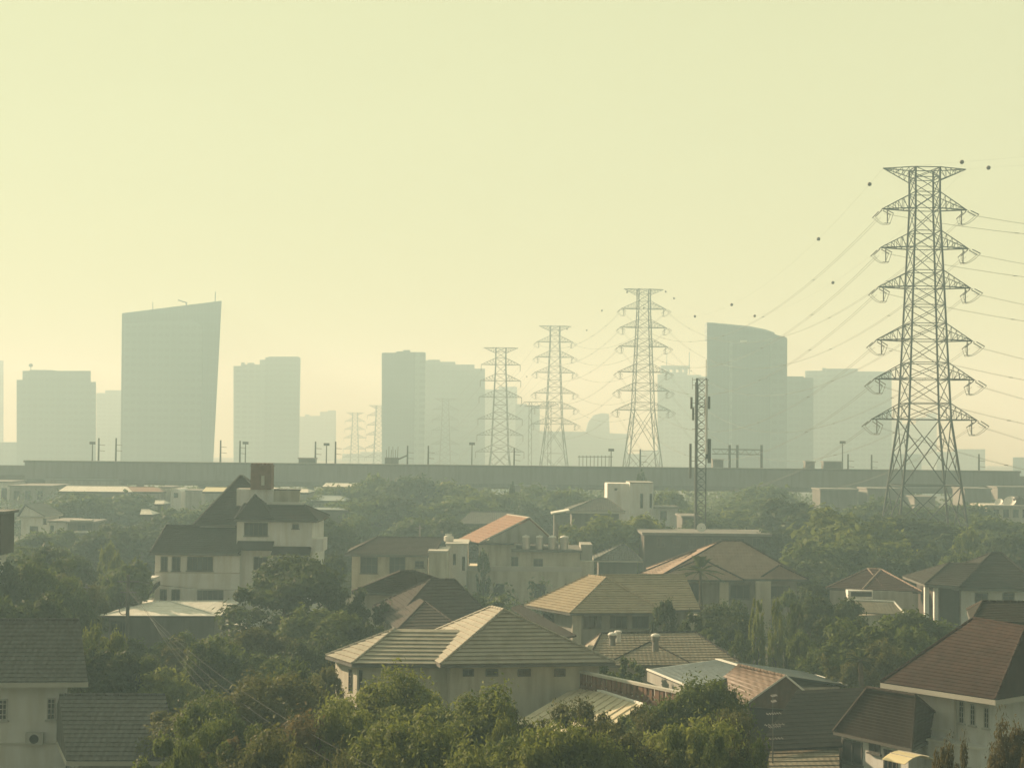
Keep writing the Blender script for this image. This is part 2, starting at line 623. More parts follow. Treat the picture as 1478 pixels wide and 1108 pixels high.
hz = MB().box(-1300, 1300, -60, 1700, -1.0, 92).build('haze', None)
hz.data.materials.clear()
hm = bpy.data.materials.new('haze_air')
hm.use_nodes = True
hn = hm.node_tree
hn.nodes.remove(hn.nodes['Principled BSDF'])
pv = hn.nodes.new('ShaderNodeVolumePrincipled')
pv.inputs['Color'].default_value = (0.60, 0.885, 1.0, 1)
pv.inputs['Density'].default_value = 0.00128
pv.inputs['Absorption Color'].default_value = (1, 1, 1, 1)
pv.inputs['Anisotropy'].default_value = 0.1
pv.inputs['Density Attribute'].default_value = ''
hn.links.new(pv.outputs[0], hn.nodes['Material Output'].inputs['Volume'])
hz.data.materials.append(hm)
hz['kind'] = 'stuff'
hz['label'] = 'pale yellow smog filling the air over the city'

sc.view_settings.view_transform = 'Standard'
sc.view_settings.look = 'None'
sc.view_settings.exposure = 0.8
sc.view_settings.gamma = 1.0
sc.cycles.volume_bounces = 1
sc.cycles.max_bounces = 5
sc.cycles.diffuse_bounces = 3
sc.cycles.glossy_bounces = 2
sc.cycles.transmission_bounces = 2
sc.cycles.use_denoising = True
sc.cycles.denoiser = 'OPENIMAGEDENOISE'
sc.cycles.sample_clamp_indirect = 4

# ------------------------------------------------------------------ ground
gm = mat('ground_soil_grass', (0.075, 0.08, 0.045), 0.95, 0.4, 0.08, 0.3, 2)
gb = MB()
NX, NY = 40, 40
for i in range(NX):
    for j in range(NY):
        x0, x1 = -1280 + 2560 * i / NX, -1280 + 2560 * (i + 1) / NX
        y0, y1 = -50 + 1740 * j / NY, -50 + 1740 * (j + 1) / NY
        gb.poly(((x0, y0, 0), (x1, y0, 0), (x1, y1, 0), (x0, y1, 0)))
struct('ground', gb, gm)
rb = MB()
p0, p1 = G(360, 150), G(560, 62)
for a, b in ((G(330, 175), G(470, 92)), (G(470, 92), G(640, 50)), (G(1060, 135), G(905, 60))):
    d = (b - a).normalized()
    n = V((-d.y, d.x, 0)) * 2.2
    z = V((0, 0, 0.004))
    rb.poly((a - n + z, b - n + z, b + n + z, a + n + z))
struct('road', rb, mat('asphalt', (0.05, 0.05, 0.047), 0.9, 0.25, 0.5, 0.3, 20))

# ------------------------------------------------------------------ elevated railway
VY = 330.0
vt = thing('viaduct', (0, VY, 0), 'long concrete railway viaduct running right across the picture behind the trees', 'viaduct')
gd = MB()
prof = [(-5.2, 11.0), (5.2, 11.0), (5.2, 10.5), (2.4, 8.7), (-2.4, 8.7), (-5.2, 10.5)]
gd.extrude([V((-420, VY + a, z)) for a, z in prof], (840, 0, 0))
gd.build('girder', m_conc, vt)
for sy in (-5.2, 4.95):
    pp = MB()
    x = -420
    while x < 420:
        pp.box(x, x + 11.94, VY + sy, VY + sy + 0.25, 11.0, 12.35)
        x += 12
    pp.build('parapet', m_conc, vt)
for k in range(-11, 12):
    if -4 < k < 4 and k % 2:
        continue
    x = k * 35 + 8
    pb = MB().prism([(x - 1, VY - 1), (x + 1, VY - 1), (x + 1, VY + 1), (x - 1, VY + 1)], 0, 7.2)
    pb.extrude([V((x - 1, VY - 1.05, 7.0)), V((x + 1, VY - 1.05, 7.0)), V((x + 2.6, VY - 1.05, 8.69)), V((x - 2.6, VY - 1.05, 8.69))], (0, 2.1, 0))
    pb.build('pier', m_conc, vt)

st = thing('railway_station', (2, VY - 7, 0), 'long low station building with a plain parapet wall along the viaduct', 'station')
sb = MB().box(-98, 102.5, VY - 8.5, VY - 5.7, 9.9, 13.2)
sb.build('wall', m_conc, st)
sb = MB().box(-98.2, 102.7, VY - 8.75, VY - 5.5, 13.2, 13.6)
sb.build('parapet', m_concd, st)
sb = MB().box(-98, 102.5, VY - 9.2, VY - 5.8, 9.2, 9.9)
x = -96
while x < 101:
    sb.box(x, x + 0.07, VY - 8.54, VY - 8.5, 9.92, 13.15)
    x += 6.1
sb.build('edge_beam', m_concd, st)
for k in range(12):
    x = -92 + k * 17.2
    MB().prism([(x - .6, VY - 8.2), (x + .6, VY - 8.2), (x + .6, VY - 7), (x - .6, VY - 7)], 0, 9.2).build('column', m_conc, st)

# masts and small equipment along the railway
def at_rail(px, d=VY + 3):
    return W(px, 670, d)

for px, yt, lab in ((142, 632, 'slim dark mast on the viaduct, left one of a pair before the leaning tower'),
                    (167, 632, 'slim dark mast on the viaduct at the foot of the leaning tower'),
                    (318, 635, 'slim dark mast on the viaduct just right of the leaning tower'),
                    (346, 636, 'slim dark mast on the viaduct before the left edge of the stepped slab tower'),
                    (455, 637, 'slim dark mast on the viaduct left of a floodlight, before the faint low blocks'),
                    (484, 637, 'slim dark mast on the viaduct at the right edge of the faint low blocks'),
                    (588, 643, 'slim dark mast on the viaduct before the dark slab tower left of the pylons'),
                    (618, 643, 'slim dark mast on the viaduct just left of the faint pylon before a wide slab'),
                    (742, 646, 'slim dark mast on the viaduct just right of the stout six-armed pylon'),
                    (924, 648, 'slim dark mast on the viaduct seen between the splayed legs of a pylon'),
                    (1224, 655, 'slim dark mast on the viaduct just right of the broad floodlight'),
                    (1258, 656, 'slim dark mast on the viaduct just left of the largest pylon'),
                    (1413, 655, 'slim dark mast on the viaduct right of the largest pylon')):
    b = at_rail(px)
    t = W(px, yt, VY + 3)
    mb = MB().tube(((b.x, b.y, 11), (b.x, b.y, t.z)), 0.22, 8, 0.16)
    o = mb.build('railway_mast', m_steel)
    ar = MB()
    for dz in (1.4, 2.6):
        ar.bar((b.x, b.y, t.z - dz), (b.x + 1.3, b.y, t.z - dz - 0.1), 0.06)
    ar.build('bracket', m_steel, o)
    tag(o, lab, 'mast', 'masts along the railway viaduct')
for px, yt, lab in ((133, 640, 'small floodlight pole left of the paired masts on the viaduct'),
                    (354, 640, 'floodlight pole on the viaduct before the stepped slab tower'),
                    (471, 642, 'floodlight pole between two masts, before the faint low blocks'),
                    (681, 641, 'floodlight pole on the viaduct just left of the stout six-armed pylon'),
                    (882, 650, 'floodlight pole on the viaduct left of the tall splayed pylon'),
                    (1216, 639, 'broad-headed floodlight pole on the viaduct left of the largest pylon')):
    b = at_rail(px, VY + 2)
    t = W(px, yt, VY + 2)
    o = MB().tube(((b.x, b.y, 11), (b.x, b.y, t.z)), 0.16, 8, 0.1).build('floodlight_pole', m_steel)
    hb = MB()
    for q in range(-2, 3):
        hb.obox((b.x + q * 0.24 - 0.11, b.y - 0.3, t.z - 0.1), (0.22, 0, 0), (0, 0.35, 0), (0, 0.08, 0.5))
    hb.box(b.x - 0.62, b.x + 0.62, b.y + 0.05, b.y + 0.15, t.z - 0.15, t.z - 0.05)
    hb.build('lamp_head', m_steel, o)
    tag(o, lab, 'floodlight', 'floodlights along the railway viaduct')
gt = thing('signal_gantry', (at_rail(1075, VY + 2).x, VY + 2, 11), 'steel gantry frame with three posts on the viaduct below the curved glass tower', 'gantry')
for px in (1053, 1064, 1099):
    b = at_rail(px, VY + 2)
    MB().box(b.x - .25, b.x + .25, b.y - .2, b.y + .2, 11, W(px, 642, VY + 2).z).build('post', m_steel, gt)
a, b = W(1028, 648, VY + 2), W(1099, 649, VY + 2)
bm_ = MB().bar(a, b, 0.15).bar(a + V((0, 0, -1)), b + V((0, 0, -1)), 0.12)
for k in range(12):
    bm_.bar(a.lerp(b, k / 12) + V((0, 0, -(k % 2))), a.lerp(b, (k + 1) / 12) + V((0, 0, -((k + 1) % 2))), 0.06)
bm_.build('beam', m_steel, gt)
for x0, x1, yt, lab in ((1029, 1044, 664, 'small plain hut on the viaduct under the gantry, right of the telecom mast'),
                        (1163, 1176, 667, 'smaller of two huts on the viaduct left of the broad floodlight'),
                        (1189, 1215, 667, 'long hut on the viaduct just left of the broad floodlight'),
                        (431, 455, 662, 'low hut on the viaduct below the faint low blocks')):
    a, b = W(x0, yt, VY - 5), W(x1, yt, VY - 5)
    o = MB().box(a.x, b.x, VY - 5, VY - 2.5, 11.0, a.z).build('equipment_hut', m_concd)
    MB().box(a.x - .15, b.x + .15, VY - 5.2, VY - 2.3, a.z, a.z + 0.25).build('roof', m_conc, o)
    tag(o, lab, 'hut', 'huts on the railway viaduct')
ms = thing('works_machine', (W(572, 660, VY + 1).x, VY + 1, 11), 'dark works machine with upright rods on the viaduct before the dark slab tower', 'machine')
a, b = W(556, 660, VY + 1), W(575, 660, VY + 1)
MB().box(a.x, b.x, VY, VY + 2, 11, a.z).build('body', m_concd, ms)
rd = MB()
for k in range(6):
    x = a.x + 0.3 + k * 0.45
    rd.bar((x, VY + 1, a.z - 0.2), (x + 0.1 * (k % 3 - 1), VY + 1, a.z + 1.6 + 0.7 * (k % 2)), 0.07)
rd.build('rods', m_steel, ms)
MB().bar(W(574, 663, VY + 1), W(588, 657, VY + 1), 0.22).build('boom', m_steel, ms)
sg = thing('substation_frame', (W(858, 665, 470).x, 470, 0), 'faint comb-like substation frame beyond the viaduct between two pylons', 'substation')
sfb = MB()
for k in range(9):
    p = W(836 + k * 5.4, 657, 470)
    sfb.bar((p.x, 470, 0), (p.x, 470, p.z), 0.16)
a, b = W(834, 659, 470), W(884, 659, 470)
sfb.build('post', m_steel, sg)
MB().bar(a, b, 0.2).build('beam', m_steel, sg)

# ------------------------------------------------------------------ skyline
def outline(pts, d, depth, m, name, label, extra=None):
    w = [W(x, y, d) for x, y in pts]
    root = thing(name, V((sum(p.x for p in w) / len(w), d, 0)), label, 'tower', 'hazy towers on the skyline')
    MB().extrude(w, away(pts, depth)).build('body', m, root)
    return root


def away(pts, depth):                    # towers stand end-on to the line of sight past their inner edge
    xs_ = [p[0] for p in pts]
    e = max(xs_) if sum(xs_) / len(xs_) < 739 else min(xs_)
    k = (e - 739) / F
    k += 0.012 if k > 0 else -0.012
    return (k * depth, depth, 0)


def base(pts, d, x0b=None, x1b=None):    # close an outline given left-to-right along the top, down to the ground
    x0, x1 = x0b or pts[0][0], x1b or pts[-1][0]
    return list(pts) + [(x1, 640 + H * F / d + 4), (x0, 640 + H * F / d + 4)]


def tbox(root, name, x0, x1, y0, y1, d, depth, m, dd=0):
    a, b = W(x0, y0, d), W(x1, y1, d)
    MB().box(a.x, b.x, d + dd, d + dd + depth, b.z, a.z).build(name, m, root)


def rod(root, name, pts, d, r):
    mb = MB()
    for i in range(0, len(pts), 2):
        mb.bar(W(*pts[i], d), W(*pts[i + 1], d), r)
    mb.build(name, m_steel, root)


def stepped(pts):                        # (x, y) run -> square-shouldered roofline
    out = []
    for (x0, x1, y) in pts:
        out += [(x0, y), (x1, y)]
    return out


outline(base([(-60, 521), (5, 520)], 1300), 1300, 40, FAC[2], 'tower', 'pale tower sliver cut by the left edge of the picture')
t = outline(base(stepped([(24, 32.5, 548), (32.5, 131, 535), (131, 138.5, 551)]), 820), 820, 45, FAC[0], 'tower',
            'broad square-shouldered office tower left of the leaning tower')
tbox(t, 'penthouse', 36, 70, 532.5, 536, 820, 25, FAC[0], 8)
mb = MB().bar(W(44.5, 534, 822), W(44.5, 529, 822), 0.2)
p = W(44.5, 527, 822)
mb.lathe((p.x, p.y, p.z), [(0.2, -1), (1.0, -.6), (1.2, 0), (0.8, .6), (0.2, .9)], 10)
mb.build('dish', m_steel, t)
outline(base(stepped([(-40, 24, 638)]), 900), 900, 40, FAC[0], 'podium_building', 'low pale block at the left edge beside the square-shouldered tower')
t = outline(base(stepped([(139, 152, 567), (152, 176, 563)]), 1250), 1250, 40, FAC[2], 'tower', 'pale block half hidden behind the left edge of the leaning tower')
t = thing('leaning_tower', W(245, 640, 720) * 1, 'tall dark tower with slanting top and a right edge that leans outward', 'tower', 'hazy towers on the skyline')
t.location.z = 0
gy = 640 + H * F / 720
lean = lambda y: 320 + (308 - 320) * (y - 434) / (664 - 434)
w_ = [(176, 452), (320, 434), (lean(gy), gy), (173.5, gy)]
MB().extrude([W(x, y, 720) for x, y in w_], away(w_, 38)).build('body', FAC[1], t)
MB().extrude([W(x, y, 720) for x, y in ((179, 467), (280, 461), (293, 472), (290, gy), (177, gy))], (0, -0.5, 0)).build('curtain_wall', FAC[0], t)
rod(t, 'antenna', [(310.5, 436), (311, 421)], 724, 0.25)
rod(t, 'antenna', [(220.5, 447), (220.5, 436)], 724, 0.2)
rod(t, 'rooftop_crane', [(269, 441), (269, 436), (270, 437), (257, 433)], 724, 0.35)
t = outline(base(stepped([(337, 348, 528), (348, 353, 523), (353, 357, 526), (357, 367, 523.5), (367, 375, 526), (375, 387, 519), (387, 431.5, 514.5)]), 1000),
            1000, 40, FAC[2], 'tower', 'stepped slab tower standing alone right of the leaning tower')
tbox(t, 'wing', 384, 431.3, 516, 690, 1000, 3, FAC[0], -3)
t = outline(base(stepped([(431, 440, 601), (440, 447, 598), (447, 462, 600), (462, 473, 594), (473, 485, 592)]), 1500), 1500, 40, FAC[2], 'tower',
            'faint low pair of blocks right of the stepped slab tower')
t = outline(base(stepped([(551, 572, 509), (572, 582, 507), (582, 592, 505), (592, 612.5, 508)]), 800), 800, 40, FAC[1], 'tower',
            'dark narrow slab tower left of the pylons')
tbox(t, 'wing', 600, 612.3, 509, 700, 800, 3, FAC[2], -3)
t = outline(base(stepped([(612.5, 618, 520), (618, 635, 519), (635, 657, 522), (657, 685, 526), (685, 700, 532)]), 980), 980, 40, FAC[0], 'tower',
            'wide slab stepping down to the right behind the dark narrow tower')
outline(base(stepped([(700, 720, 562), (720, 746, 558)]), 1350), 1350, 30, FAC[2], 'tower', 'pale block directly behind the stout six-armed pylon')
outline(base(stepped([(744, 760, 583), (760, 779, 585)]), 1150), 1150, 40, FAC[0], 'tower', 'short grey block between the two middle pylons')
t = outline(base([(778, 622), (846, 623), (847, 619), (850, 608), (857, 599), (868, 596), (879, 597), (880, 625), (905, 626), (906, 640)], 1300), 1300, 40, FAC[0],
            'tower', 'low block with a rounded shoulder between the two nearer pylons')
t = outline(base(stepped([(949, 956, 540), (956, 992, 537), (992, 1012, 541), (1012, 1024, 543)]), 1100), 1100, 40, FAC[2], 'tower',
            'pale tower behind the telecom mast with a canopy box on its roof')
tbox(t, 'canopy', 955, 995, 527, 532, 1100, 15, FAC[2], 3)
for x in (957, 966, 975, 984, 992):
    tbox(t, 'canopy_post', x - 1.5, x + 1.5, 532, 538, 1100, 12, FAC[2], 4)
rod(t, 'antenna', [(995, 540), (995, 508)], 1105, 0.4)
rod(t, 'antenna', [(962, 530), (962.5, 508)], 1105, 0.3)
t = outline(base([(1020.5, 466), (1040, 468.5), (1060, 471), (1080, 473.5), (1098, 476.5), (1112, 480), (1124, 484), (1135.5, 487)], 660), 660, 30, FAC[1],
            'curved_tower', 'big dark glass tower with a curved sloping top')
MB().extrude([W(x, y, 690.5) for x, y in ((1021, 465), (1050, 467.5), (1080, 470.5), (1104, 475), (1118, 480), (1118, 490), (1021, 490))], (0, 10, 0)).build('rear_parapet', FAC[2], t)
tbox(t, 'fin', 1053, 1056, 492, 690, 660, 0.6, FAC[2], -0.6)
tbox(t, 'roof_plant', 1068, 1078, 491, 494, 660, 0.5, m_trim, -0.5)
tbox(t, 'wing', 1112, 1135, 489, 690, 660, 0.8, FAC[0], -0.8)
outline(base(stepped([(1135.5, 1160, 543), (1160, 1174, 545)]), 760), 760, 40, FAC[0], 'tower', 'lower block joined to the right side of the curved glass tower')
t = outline(base(stepped([(1162, 1187, 535), (1187, 1192, 531), (1192, 1238, 532), (1238, 1287, 536)]), 980), 980, 40, FAC[2], 'tower',
            'wide pale slab tower behind the wires left of the largest pylon')
outline(base(stepped([(1287, 1302, 607), (1302, 1322, 612), (1322, 1338, 602), (1338, 1352, 596)]), 1500), 1500, 30, FAC[2], 'tower',
        'very faint block seen through the lattice of the largest pylon')
outline(base(stepped([(1352, 1376, 652), (1376, 1422, 648)]), 1200), 1200, 30, FAC[2], 'podium_building', 'very faint low block right of the largest pylon')
outline(base(stepped([(1462, 1540, 660)]), 900), 900, 30, FAC[0], 'podium_building', 'small pale block at the right edge beyond the viaduct')
outline(base(stepped([(494, 520, 655), (520, 551, 652)]), 1500), 1500, 30, FAC[2], 'podium_building', 'very faint low block left of the dark narrow slab tower')
outline(base(stepped([(905, 925, 655), (925, 952, 650)]), 1200), 1200, 30, FAC[2], 'podium_building', 'very faint low block behind the legs of the tall splayed pylon')
outline(base(stepped([(1287, 1330, 655)]), 900), 900, 30, FAC[2], 'podium_building', 'pale low block behind the left legs of the largest pylon')

# ------------------------------------------------------------------ pylons
ARM_Z = [51.8, 46.3, 40.7, 33.2, 27.7, 22.0]
ARM_L = [6.7, 6.95, 7.3, 7.6, 7.9, 8.3]
TOP = 57.6


def halfw(z):                            # half side of the square body
    if z >= 51.8:
        return 1.72
    if z >= 22:
        return 1.72 + (2.95 - 1.72) * (51.8 - z) / 29.8
    return 2.95 + (5.6 - 2.95) * (22 - z) / 22


def pylon(ext, label, tension, thick=1.0, reach=1.0):
    """six pairs of arms on a lattice body standing on splayed legs; ext lengthens the legs"""
    root = thing('transmission_pylon', (0, 0, 0), label, 'pylon', 'transmission pylons')
    e = ext
    z0 = -e                               # foot level before lifting by e
    cs = [(-1, -1), (1, -1), (1, 1), (-1, 1)]
    P = lambda c, z: V((c[0] * halfw(z), c[1] * halfw(z), z + e))
    lr, br = 0.165 * thick, 0.062 * thick
    for c in cs:
        mb = MB()
        lv = [z0, 22, 51.8, TOP]
        for a, b in zip(lv, lv[1:]):
            mb.tube((P(c, a), P(c, b)), lr * (1.15 if b <= 22 else 1), 4)
        mb.build('leg', m_steel, root)
    levels = [TOP, 56.2, 54.1]
    for i, z in enumerate(ARM_Z):
        levels += [z]
        nxt = ARM_Z[i + 1] + 2.3 if i < 5 else None
        if nxt:
            gap = z - nxt
            k = 2 if gap > 4 else 1
            levels += [z - gap * (q + 1) / k for q in range(k)]
    mb = MB()
    for a, b in zip(levels, levels[1:]):
        for i in range(4):
            c, d = cs[i], cs[(i + 1) % 4]
            mb.bar(P(c, a), P(d, b), br)
            mb.bar(P(d, a), P(c, b), br)
            mb.bar(P(c, b), P(d, b), br * 1.1)
    for i in range(4):
        mb.bar(P(cs[i], TOP), P(cs[(i + 1) % 4], TOP), br * 1.3)
    # splayed base: one tall cross per face with secondary struts
    zb = 22
    lv = [22, 22 - (22 - z0) * 0.42, z0 + (22 - z0) * 0.16]
    for a, b in zip(lv, lv[1:]):
        for i in range(4):
            c, d = cs[i], cs[(i + 1) % 4]
            mb.bar(P(c, a), P(d, b), br * 1.5)
            mb.bar(P(d, a), P(c, b), br * 1.5)
            if b < lv[1] - 0.1:
                mb.bar(P(c, a), P(d, a), br * 1.1)
            mid = (P(c, a) + P(d, a) + P(c, b) + P(d, b)) / 4
            for q in (c, d):
                pa = P(q, a) * 0.5 + P(q, b) * 0.5
                xa = (P(c, a) if q == c else P(d, a)).lerp(P(d, b) if q == c else P(c, b), 0.25)
                mb.bar(pa, xa, br)
                xa = (P(c, b) if q == c else P(d, b)).lerp(P(d, a) if q == c else P(c, a), 0.25)
                mb.bar(pa, xa, br)
    for i in range(4):
        c, d = cs[i], cs[(i + 1) % 4]
        foot_c, foot_d = P(c, z0), P(d, z0)
        m_ = (P(c, lv[2]) + P(d, lv[2])) / 2
        mb.bar(P(c, z0 + 0.5), m_, br).bar(P(d, z0 + 0.5), m_, br)
    mb.build('bracing', m_steel, root)
    # peak arms for the earth wires
    for s in (-1, 1):
        mb = MB()
        tip = V((s * 5.9, 0, TOP + e))
        for c in ((s, -1), (s, 1)):
            top, bot = P(c, TOP), P(c, 55.8)
            mb.bar(top, tip, br * 1.3).bar(bot, tip, br * 1.2)
            for k in range(1, 5):
                mb.bar(top.lerp(tip, (k - 1) / 5), bot.lerp(tip, k / 5), br * 0.7)
                mb.bar(bot.lerp(tip, k / 5), top.lerp(tip, k / 5), br * 0.6)
        mb.build('peak_arm', m_steel, root)
    for i, z in enumerate(ARM_Z):
        for s in (-1, 1):
            mb = MB()
            tip = V((s * ARM_L[i] * reach, 0, z + e))
            q = []
            for c in ((s, -1), (s, 1)):
                bot, top = P(c, z), P(c, z + 2.3)
                mb.bar(bot, tip, br * 1.7).bar(top, tip, br * 1.2)
                for k in range(1, 5):
                    mb.bar(bot.lerp(tip, k / 5), top.lerp(tip, k / 5), br * 0.7)
                    mb.bar(bot.lerp(tip, (k - 1) / 5), top.lerp(tip, k / 5), br * 0.7)
                q.append((bot, top))
            for k in range(5):
                mb.bar(q[0][0].lerp(tip, k / 5), q[1][0].lerp(tip, (k + 1) / 5), br * 0.6)
            arm = mb.build('cross_arm', m_steel, root)
            ins = MB()
            ve = V((s * 0.35, 0, 0))
            if tension:
                h0 = tip + V((-s * 0.75, 0, -0.05))
                low = h0 + V((0, 0, -2.0))
                ins.tube((h0, low), 0.085, 6)
                ins.bar(low + V((-0.45, 0, 0.02)), low + V((0.45, 0, 0.02)), 0.06)
                # strain strings toward the two spans, two strings each
                jb = []
                for sy, dx in ((1, -0.75), (-1, 0.95)):
                    a = tip
                    b = tip + V((dx, sy * 1.7, -0.95))
                    for o_ in (-0.22, 0.22):
                        w = V((o_, 0, o_ * 0.4))
                        ins.tube((a.lerp(b, 0.25) + w, b + w), 0.075, 6)
                    ins.bar(a, a.lerp(b, 0.2), 0.05)
                    jb.append(b)
                ins.build('insulator', m_insul, arm)
                j = MB()
                for o_ in (-0.2, 0.2):
                    pts = []
                    for k in range(13):
                        t = k / 12
                        p = jb[0].lerp(jb[1], t)
                        p.z = (1 - t) * jb[0].z + t * jb[1].z - 1.25 * (1 - (2 * t - 1) ** 4)
                        p.x = p.x * 1 + (low.x - p.x) * (1 - (2 * t - 1) ** 2) + o_
                        pts.append(p)
                    j.tube(pts, 0.035, 4)
                j.build('jumper_loop', m_wire, arm)
            else:
                low = tip + V((0, 0, -2.1))
                ins.tube((tip, low), 0.1, 6)
                ins.bar(low + V((0, -0.5, 0)), low + V((0, 0.5, 0)), 0.07)
                ins.build('insulator', m_insul, arm)
    return root


def place(o, px, d, rz):
    g = G(px, d)
    o.location = g
    o.rotation_euler.z = rz
    return o


def tipw(o, ext, i, s, y=0.0, dz=-0.95):
    if i < 0:
        p = V((s * 5.9, y, TOP + ext))
    else:
        p = V((s * ARM_L[i] * (0.9 if o is PY[0][0] else 1.0), y, ARM_Z[i] + ext + dz))
    return o.location + Matrix.Rotation(o.rotation_euler.z, 3, 'Z') @ p


PY = [
    (place(pylon(0, 'largest and nearest lattice pylon, dark and sharp above the trees', True, 1.0, 0.9), 1334, 225, R(1)), 0, True, 'largest pylon'),
    (place(pylon(6.2, 'second largest pylon with long splayed legs, left of the telecom mast', True), 927.5, 468, R(6)), 6.2, True, 'second pylon'),
    (place(pylon(3.2, 'pylon with wide legs and long arms between the second largest and the stout one', True), 799.5, 578, R(4)), 3.2, True, 'third pylon'),
    (place(pylon(-6.9, 'stout pylon with short drop insulators before a pale block', False), 721.5, 545, R(4)), -6.9, False, 'stout pylon'),
]
p5 = place(pylon(-16, 'faint pylon', False, 1.35), 642.5, 850, R(6))
p5['label'] = 'faint pylon standing before the wide stepping slab tower'
p6 = place(copy_tree(p5), 546.5, 920, R(10)); p6.location.z -= 2.5
p6['label'] = 'faint pylon against the left edge of the dark narrow slab tower'
p7 = place(copy_tree(p5), 512, 1070, R(10)); p7.location.z -= 4
p7['label'] = 'smallest, faintest pylon standing alone between two towers'
PY += [(p5, -16, False, 'faint pylon'), (p6, -16, False, ''), (p7, -16, False, 'smallest pylon')]


def cat(a, b, sag, n=24):
    pts = []
    for k in range(n + 1):
        t = k / n
        p = a.lerp(b, t)
        p.z -= 4 * sag * t * (1 - t)
        pts.append(p)
    return pts


ORD = ['topmost', 'second', 'third', 'fourth', 'fifth', 'lowest']


def span(A, B, sag, what, skip=(), rr=0.035, twin=True):
    oa, ea, ta, na = A
    if isinstance(B, tuple):
        ob, eb, tb, nb = B
    for s, side in ((-1, 'left'), (1, 'right')):
        for i in range(-1, 6):
            if i in skip:
                continue
            a = tipw(oa, ea, i, s, (1.7 if what != 'off' else -1.7) if ta and i >= 0 else 0, -0.95 if ta else -2.1)
            if isinstance(B, tuple):
                b = tipw(ob, eb, i, s, -1.7 if tb and i >= 0 else 0, -0.95 if tb else -2.1)
            else:
                b = a + B
                if i >= 0:
                    b += V((s * 1.0, s * 1.0, 0))
            mb = MB()
            sg_ = sag * ((1.0 if what != 'off' else 0.16) if i < 0 else 0.93 + 0.03 * i)
            if i < 0:
                mb.tube(cat(a, b, sg_), rr * 0.35, 4)
            else:
                for o_ in ((-0.2, 0.2) if twin else (0,)):
                    mb.tube([p + V((o_, 0, 0)) for p in cat(a, b, sg_)], rr, 4)
                if twin:
                    sp = cat(a, b, sg_, 7)[1:-1]
                    for p in sp:
                        mb.bar(p + V((-0.25, 0, 0)), p + V((0.25, 0, 0)), 0.06)
            nm = 'earth_wire' if i < 0 else 'power_line'
            arm = 'peak' if i < 0 else ORD[i] + ' arm'
            if what == 'off':
                lab = f'wires from {side} {arm} of the {na} leaving the picture at right'
            else:
                lab = f'wires joining the {side} {arm} ends of the {na} and the {nb}'
            o = mb.build(nm, m_wire)
            tag(o, lab, 'wire', 'overhead lines between pylons')
            WIRES[(na, what, s, i)] = (a, b, sg_)


WIRES = {}
span(PY[0], PY[1], 14.0, 'on', rr=0.02)
span(PY[1], PY[2], 5.5, 'on', rr=0.024)
span(PY[2], PY[4], 11.0, 'on', rr=0.025, twin=False)
span(PY[3], PY[6], 20.0, 'on', rr=0.025, twin=False)
span(PY[0], V((99, -99, -1)), 9.5, 'off', rr=0.017)


def marker(key, t, r, lab):
    a, b, s = WIRES[key]
    p = a.lerp(b, t)
    p.z -= 4 * s * t * (1 - t)
    mb = MB().lathe((p.x, p.y, p.z), [(r * math.sin(math.pi * k / 8) + 0.001, -r * math.cos(math.pi * k / 8)) for k in range(9)], 14)
    mb.lathe((p.x, p.y, p.z), [(r * 1.03, -0.03), (r * 1.03, 0.03)], 14)
    o = mb.build('warning_ball', m_ball, smooth=True)
    tag(o, lab, 'warning ball', 'aircraft warning balls on the earth wires')


A_, B_ = 'largest pylon', 'second pylon'
for s, t, lab in ((-1, .026, 'warning ball nearest the left end of the largest pylon\'s peak'),
                  (-1, .138, 'warning ball high in open sky, first left of the largest pylon on the upper wire'),
                  (1, .274, 'warning ball in open sky above the right shoulder of the curved tower'),
                  (-1, .403, 'warning ball above the curved tower, the higher of two'),
                  (1, .526, 'warning ball above the curved tower, the lower of two'),
                  (-1, .56, 'warning ball above the left edge of the curved tower'),
                  (1, .93, 'warning ball just right of the second pylon, clear of its arms'),
                  (-1, .975, 'warning ball under the left peak arm of the second pylon'),
                  (1, .985, 'warning ball under the right peak arm of the second pylon')):
    marker((A_, 'on', s, -1), t, 0.3, lab)
for s, t, lab in ((-1, .22, 'warning ball alone in the sky left of the second pylon'),
                  (1, .18, 'warning ball close to the left second arm of the second pylon'),
                  (-1, .62, 'warning ball midway between the second and third pylons'),
                  (1, .80, 'warning ball a little right of the third pylon\'s top arm')):
    marker((B_, 'on', s, -1), t, 0.3, lab)
for s, t, lab in ((-1, .088, 'warning ball right above the right half of the largest pylon\'s peak'),
                  (1, .025, 'warning ball in the sky just right of the largest pylon\'s peak')):
    marker((A_, 'off', s, -1), t, 0.3, lab)
for s, t, lab in ((-1, .25, 'warning ball between the stout pylon and the third pylon, above their arms'),
                  (1, .3, 'warning ball right of the stout pylon\'s top arm')):
    marker(('third pylon', 'on', s, -1), t, 0.3, lab)

